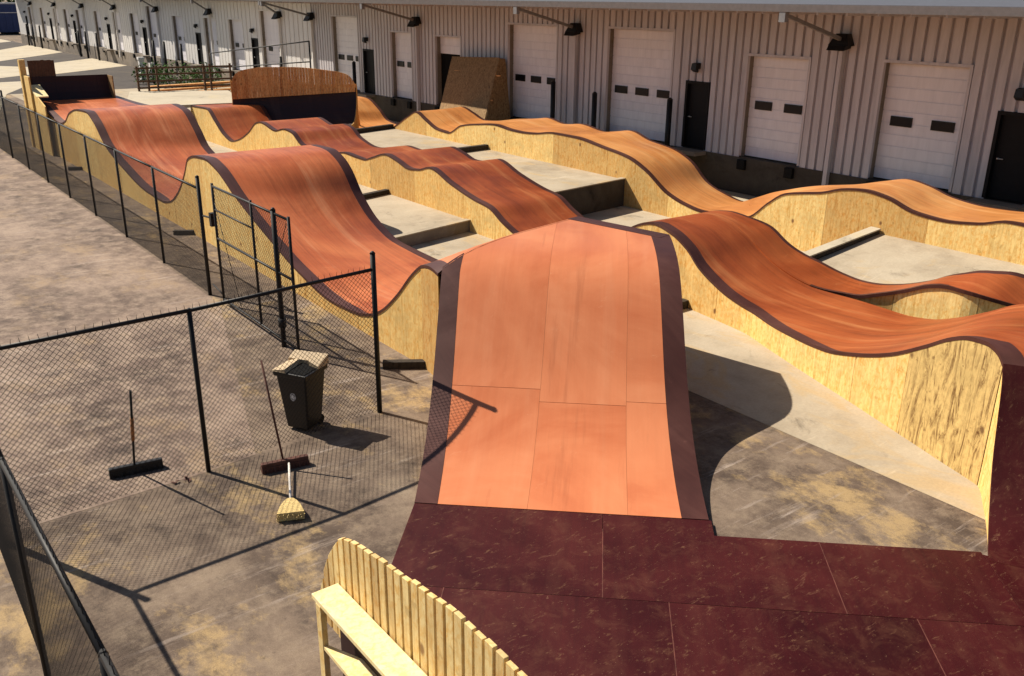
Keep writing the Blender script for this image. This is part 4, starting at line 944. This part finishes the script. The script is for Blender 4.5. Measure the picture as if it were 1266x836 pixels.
# far yard: hand rail, plants, white post, planks, blue container, hedge
hr = thing('hand_rail', 'thin black hand rail of dock steps in front of the pale far wall', 'railing', (15.3, 33, 0))
for y, z1 in ((27.2, 3.42), (34.6, 2.72), (41.4, 2.15)):
    b = MB(); b.tube((15.3, y, 0), (15.3, y, z1), .04, 8); b.obj('post', 'black_steel', hr, origin=(15.3, y, 0))
for dz in (0, -.9):
    b = MB(); b.tube((15.3, 27.2, 3.40+dz*1.1), (15.3, 41.4, 2.13+dz), .03, 8); b.obj('rail', 'black_steel', hr, origin=(15.3, 27.2, 3.2))
def shrub(x, y, r, h, label, n=420):
    t = thing('shrub', label, 'shrub', (x, y, 0), 'low green shrubs beside the far dock')
    b = MB()
    for k in range(6):
        a = random.uniform(0, 6.28); b.tube((x, y, 0), (x+math.cos(a)*r*.6, y+math.sin(a)*r*.6, h*.8), .03, 5, .01)
    b.obj('stem', 'bark', t, origin=(x, y, 0))
    b = MB()
    for k in range(n):
        a = random.uniform(0, 6.28); rr = r*math.sqrt(random.random()); z = h*random.uniform(.1, 1)*(1-.45*(rr/r)**2)
        c = Vector((x+math.cos(a)*rr, y+math.sin(a)*rr, z)); d1 = Vector((random.uniform(-1, 1), random.uniform(-1, 1), random.uniform(-.6, .8))).normalized()*random.uniform(.07, .14)
        d2 = d1.cross(Vector((random.uniform(-1, 1), random.uniform(-1, 1), 1))).normalized()*random.uniform(.04, .08)
        b.poly([c-d1, c+d2, c+d1, c-d2])
    b.obj('foliage', 'leaf', t, origin=(x, y, 0)); return t
for x, y, r, h, lb in ((13.2, 46.6, 1.3, 1.55, 'leftmost low shrub by the far dock, next to the white post'), (13.8, 43.6, 1.4, 1.7, 'middle low shrub between the white post and the hand rail'), (14.4, 40.5, 1.3, 1.75, 'rightmost low shrub behind the curved picket wall')): shrub(x, y, r, h, lb)
b = MB(); b.box((12.9, 48.3, 0), (13.2, 48.6, 1.45)); b.box((12.85, 48.25, 1.45), (13.25, 48.65, 1.6)); b.box((13.6, 48.4, 0), (13.9, 48.7, 1.2))
tag(b.obj('white_post', 'logo_white', origin=(13.1, 48.4, 0)), 'short white post beside the far shrubs', 'post')
lp = thing('lumber_stack', 'stack of brown boards lying behind the guard railing', 'lumber', (10.5, 33, 0))
for k in range(4):
    b = MB(); b.bar((8.6+.15*k, 32+.5*k, .5+.16*k), (13.8, 33.4+.3*k, .5+.16*k), .35, .1); b.obj('board', 'aged_lumber', lp, origin=(10, 33, .5))
b = MB()
for xx in (9.2, 11.2, 13.2): b.box((xx, 31.8, 0), (xx+.2, 34.2, .44))
b.obj('bearer', 'aged_lumber', lp, origin=(10, 33, 0))
bc = thing('container', 'dark blue box container at the far upper left corner', 'container', (17, 137, 0))
b = MB(); b.box((2, 136, .3), (22.5, 139, 4.1)); b.obj('body', 'blue_paint', bc, origin=(17, 137, 0))
for k in range(24):
    b = MB(); b.box((2.2+.85*k, 135.93, .4), (2.6+.85*k, 135.995, 4.0)); b.obj('rib', 'blue_paint', bc, origin=(2+.85*k, 136, 0))
b = MB(); b.box((2, 135.9, 4.1), (22.5, 139.1, 4.3)); b.box((2, 135.9, 2.9), (22.5, 135.92, 3.0)); b.obj('top_rail', 'galvanised', bc, origin=(17, 137, 4))
b = MB(); b.box((2.5, 136.2, 0), (4.5, 138.8, .3)); b.box((19.5, 136.2, 0), (21.5, 138.8, .3)); b.obj('foot', 'rubber', bc, origin=(17, 137, 0))
b = MB()
for k in range(9000):
    c = Vector((random.uniform(-60, 70), random.uniform(160, 172), random.uniform(0, 1)**.8*11*(1+.25*math.sin(k*.37)))); s = random.uniform(.3, .7)
    d1 = Vector((random.uniform(-1, 1), random.uniform(-1, 1), random.uniform(-1, 1))).normalized()*s; d2 = d1.cross(Vector((random.random(), random.random(), 1))).normalized()*s*.7
    b.poly([c-d1, c+d2, c+d1, c-d2])
tag(b.obj('far_trees', 'leaf', origin=(0, 165, 0)), 'dark green tree belt beyond the yard', 'trees', None, 'stuff')
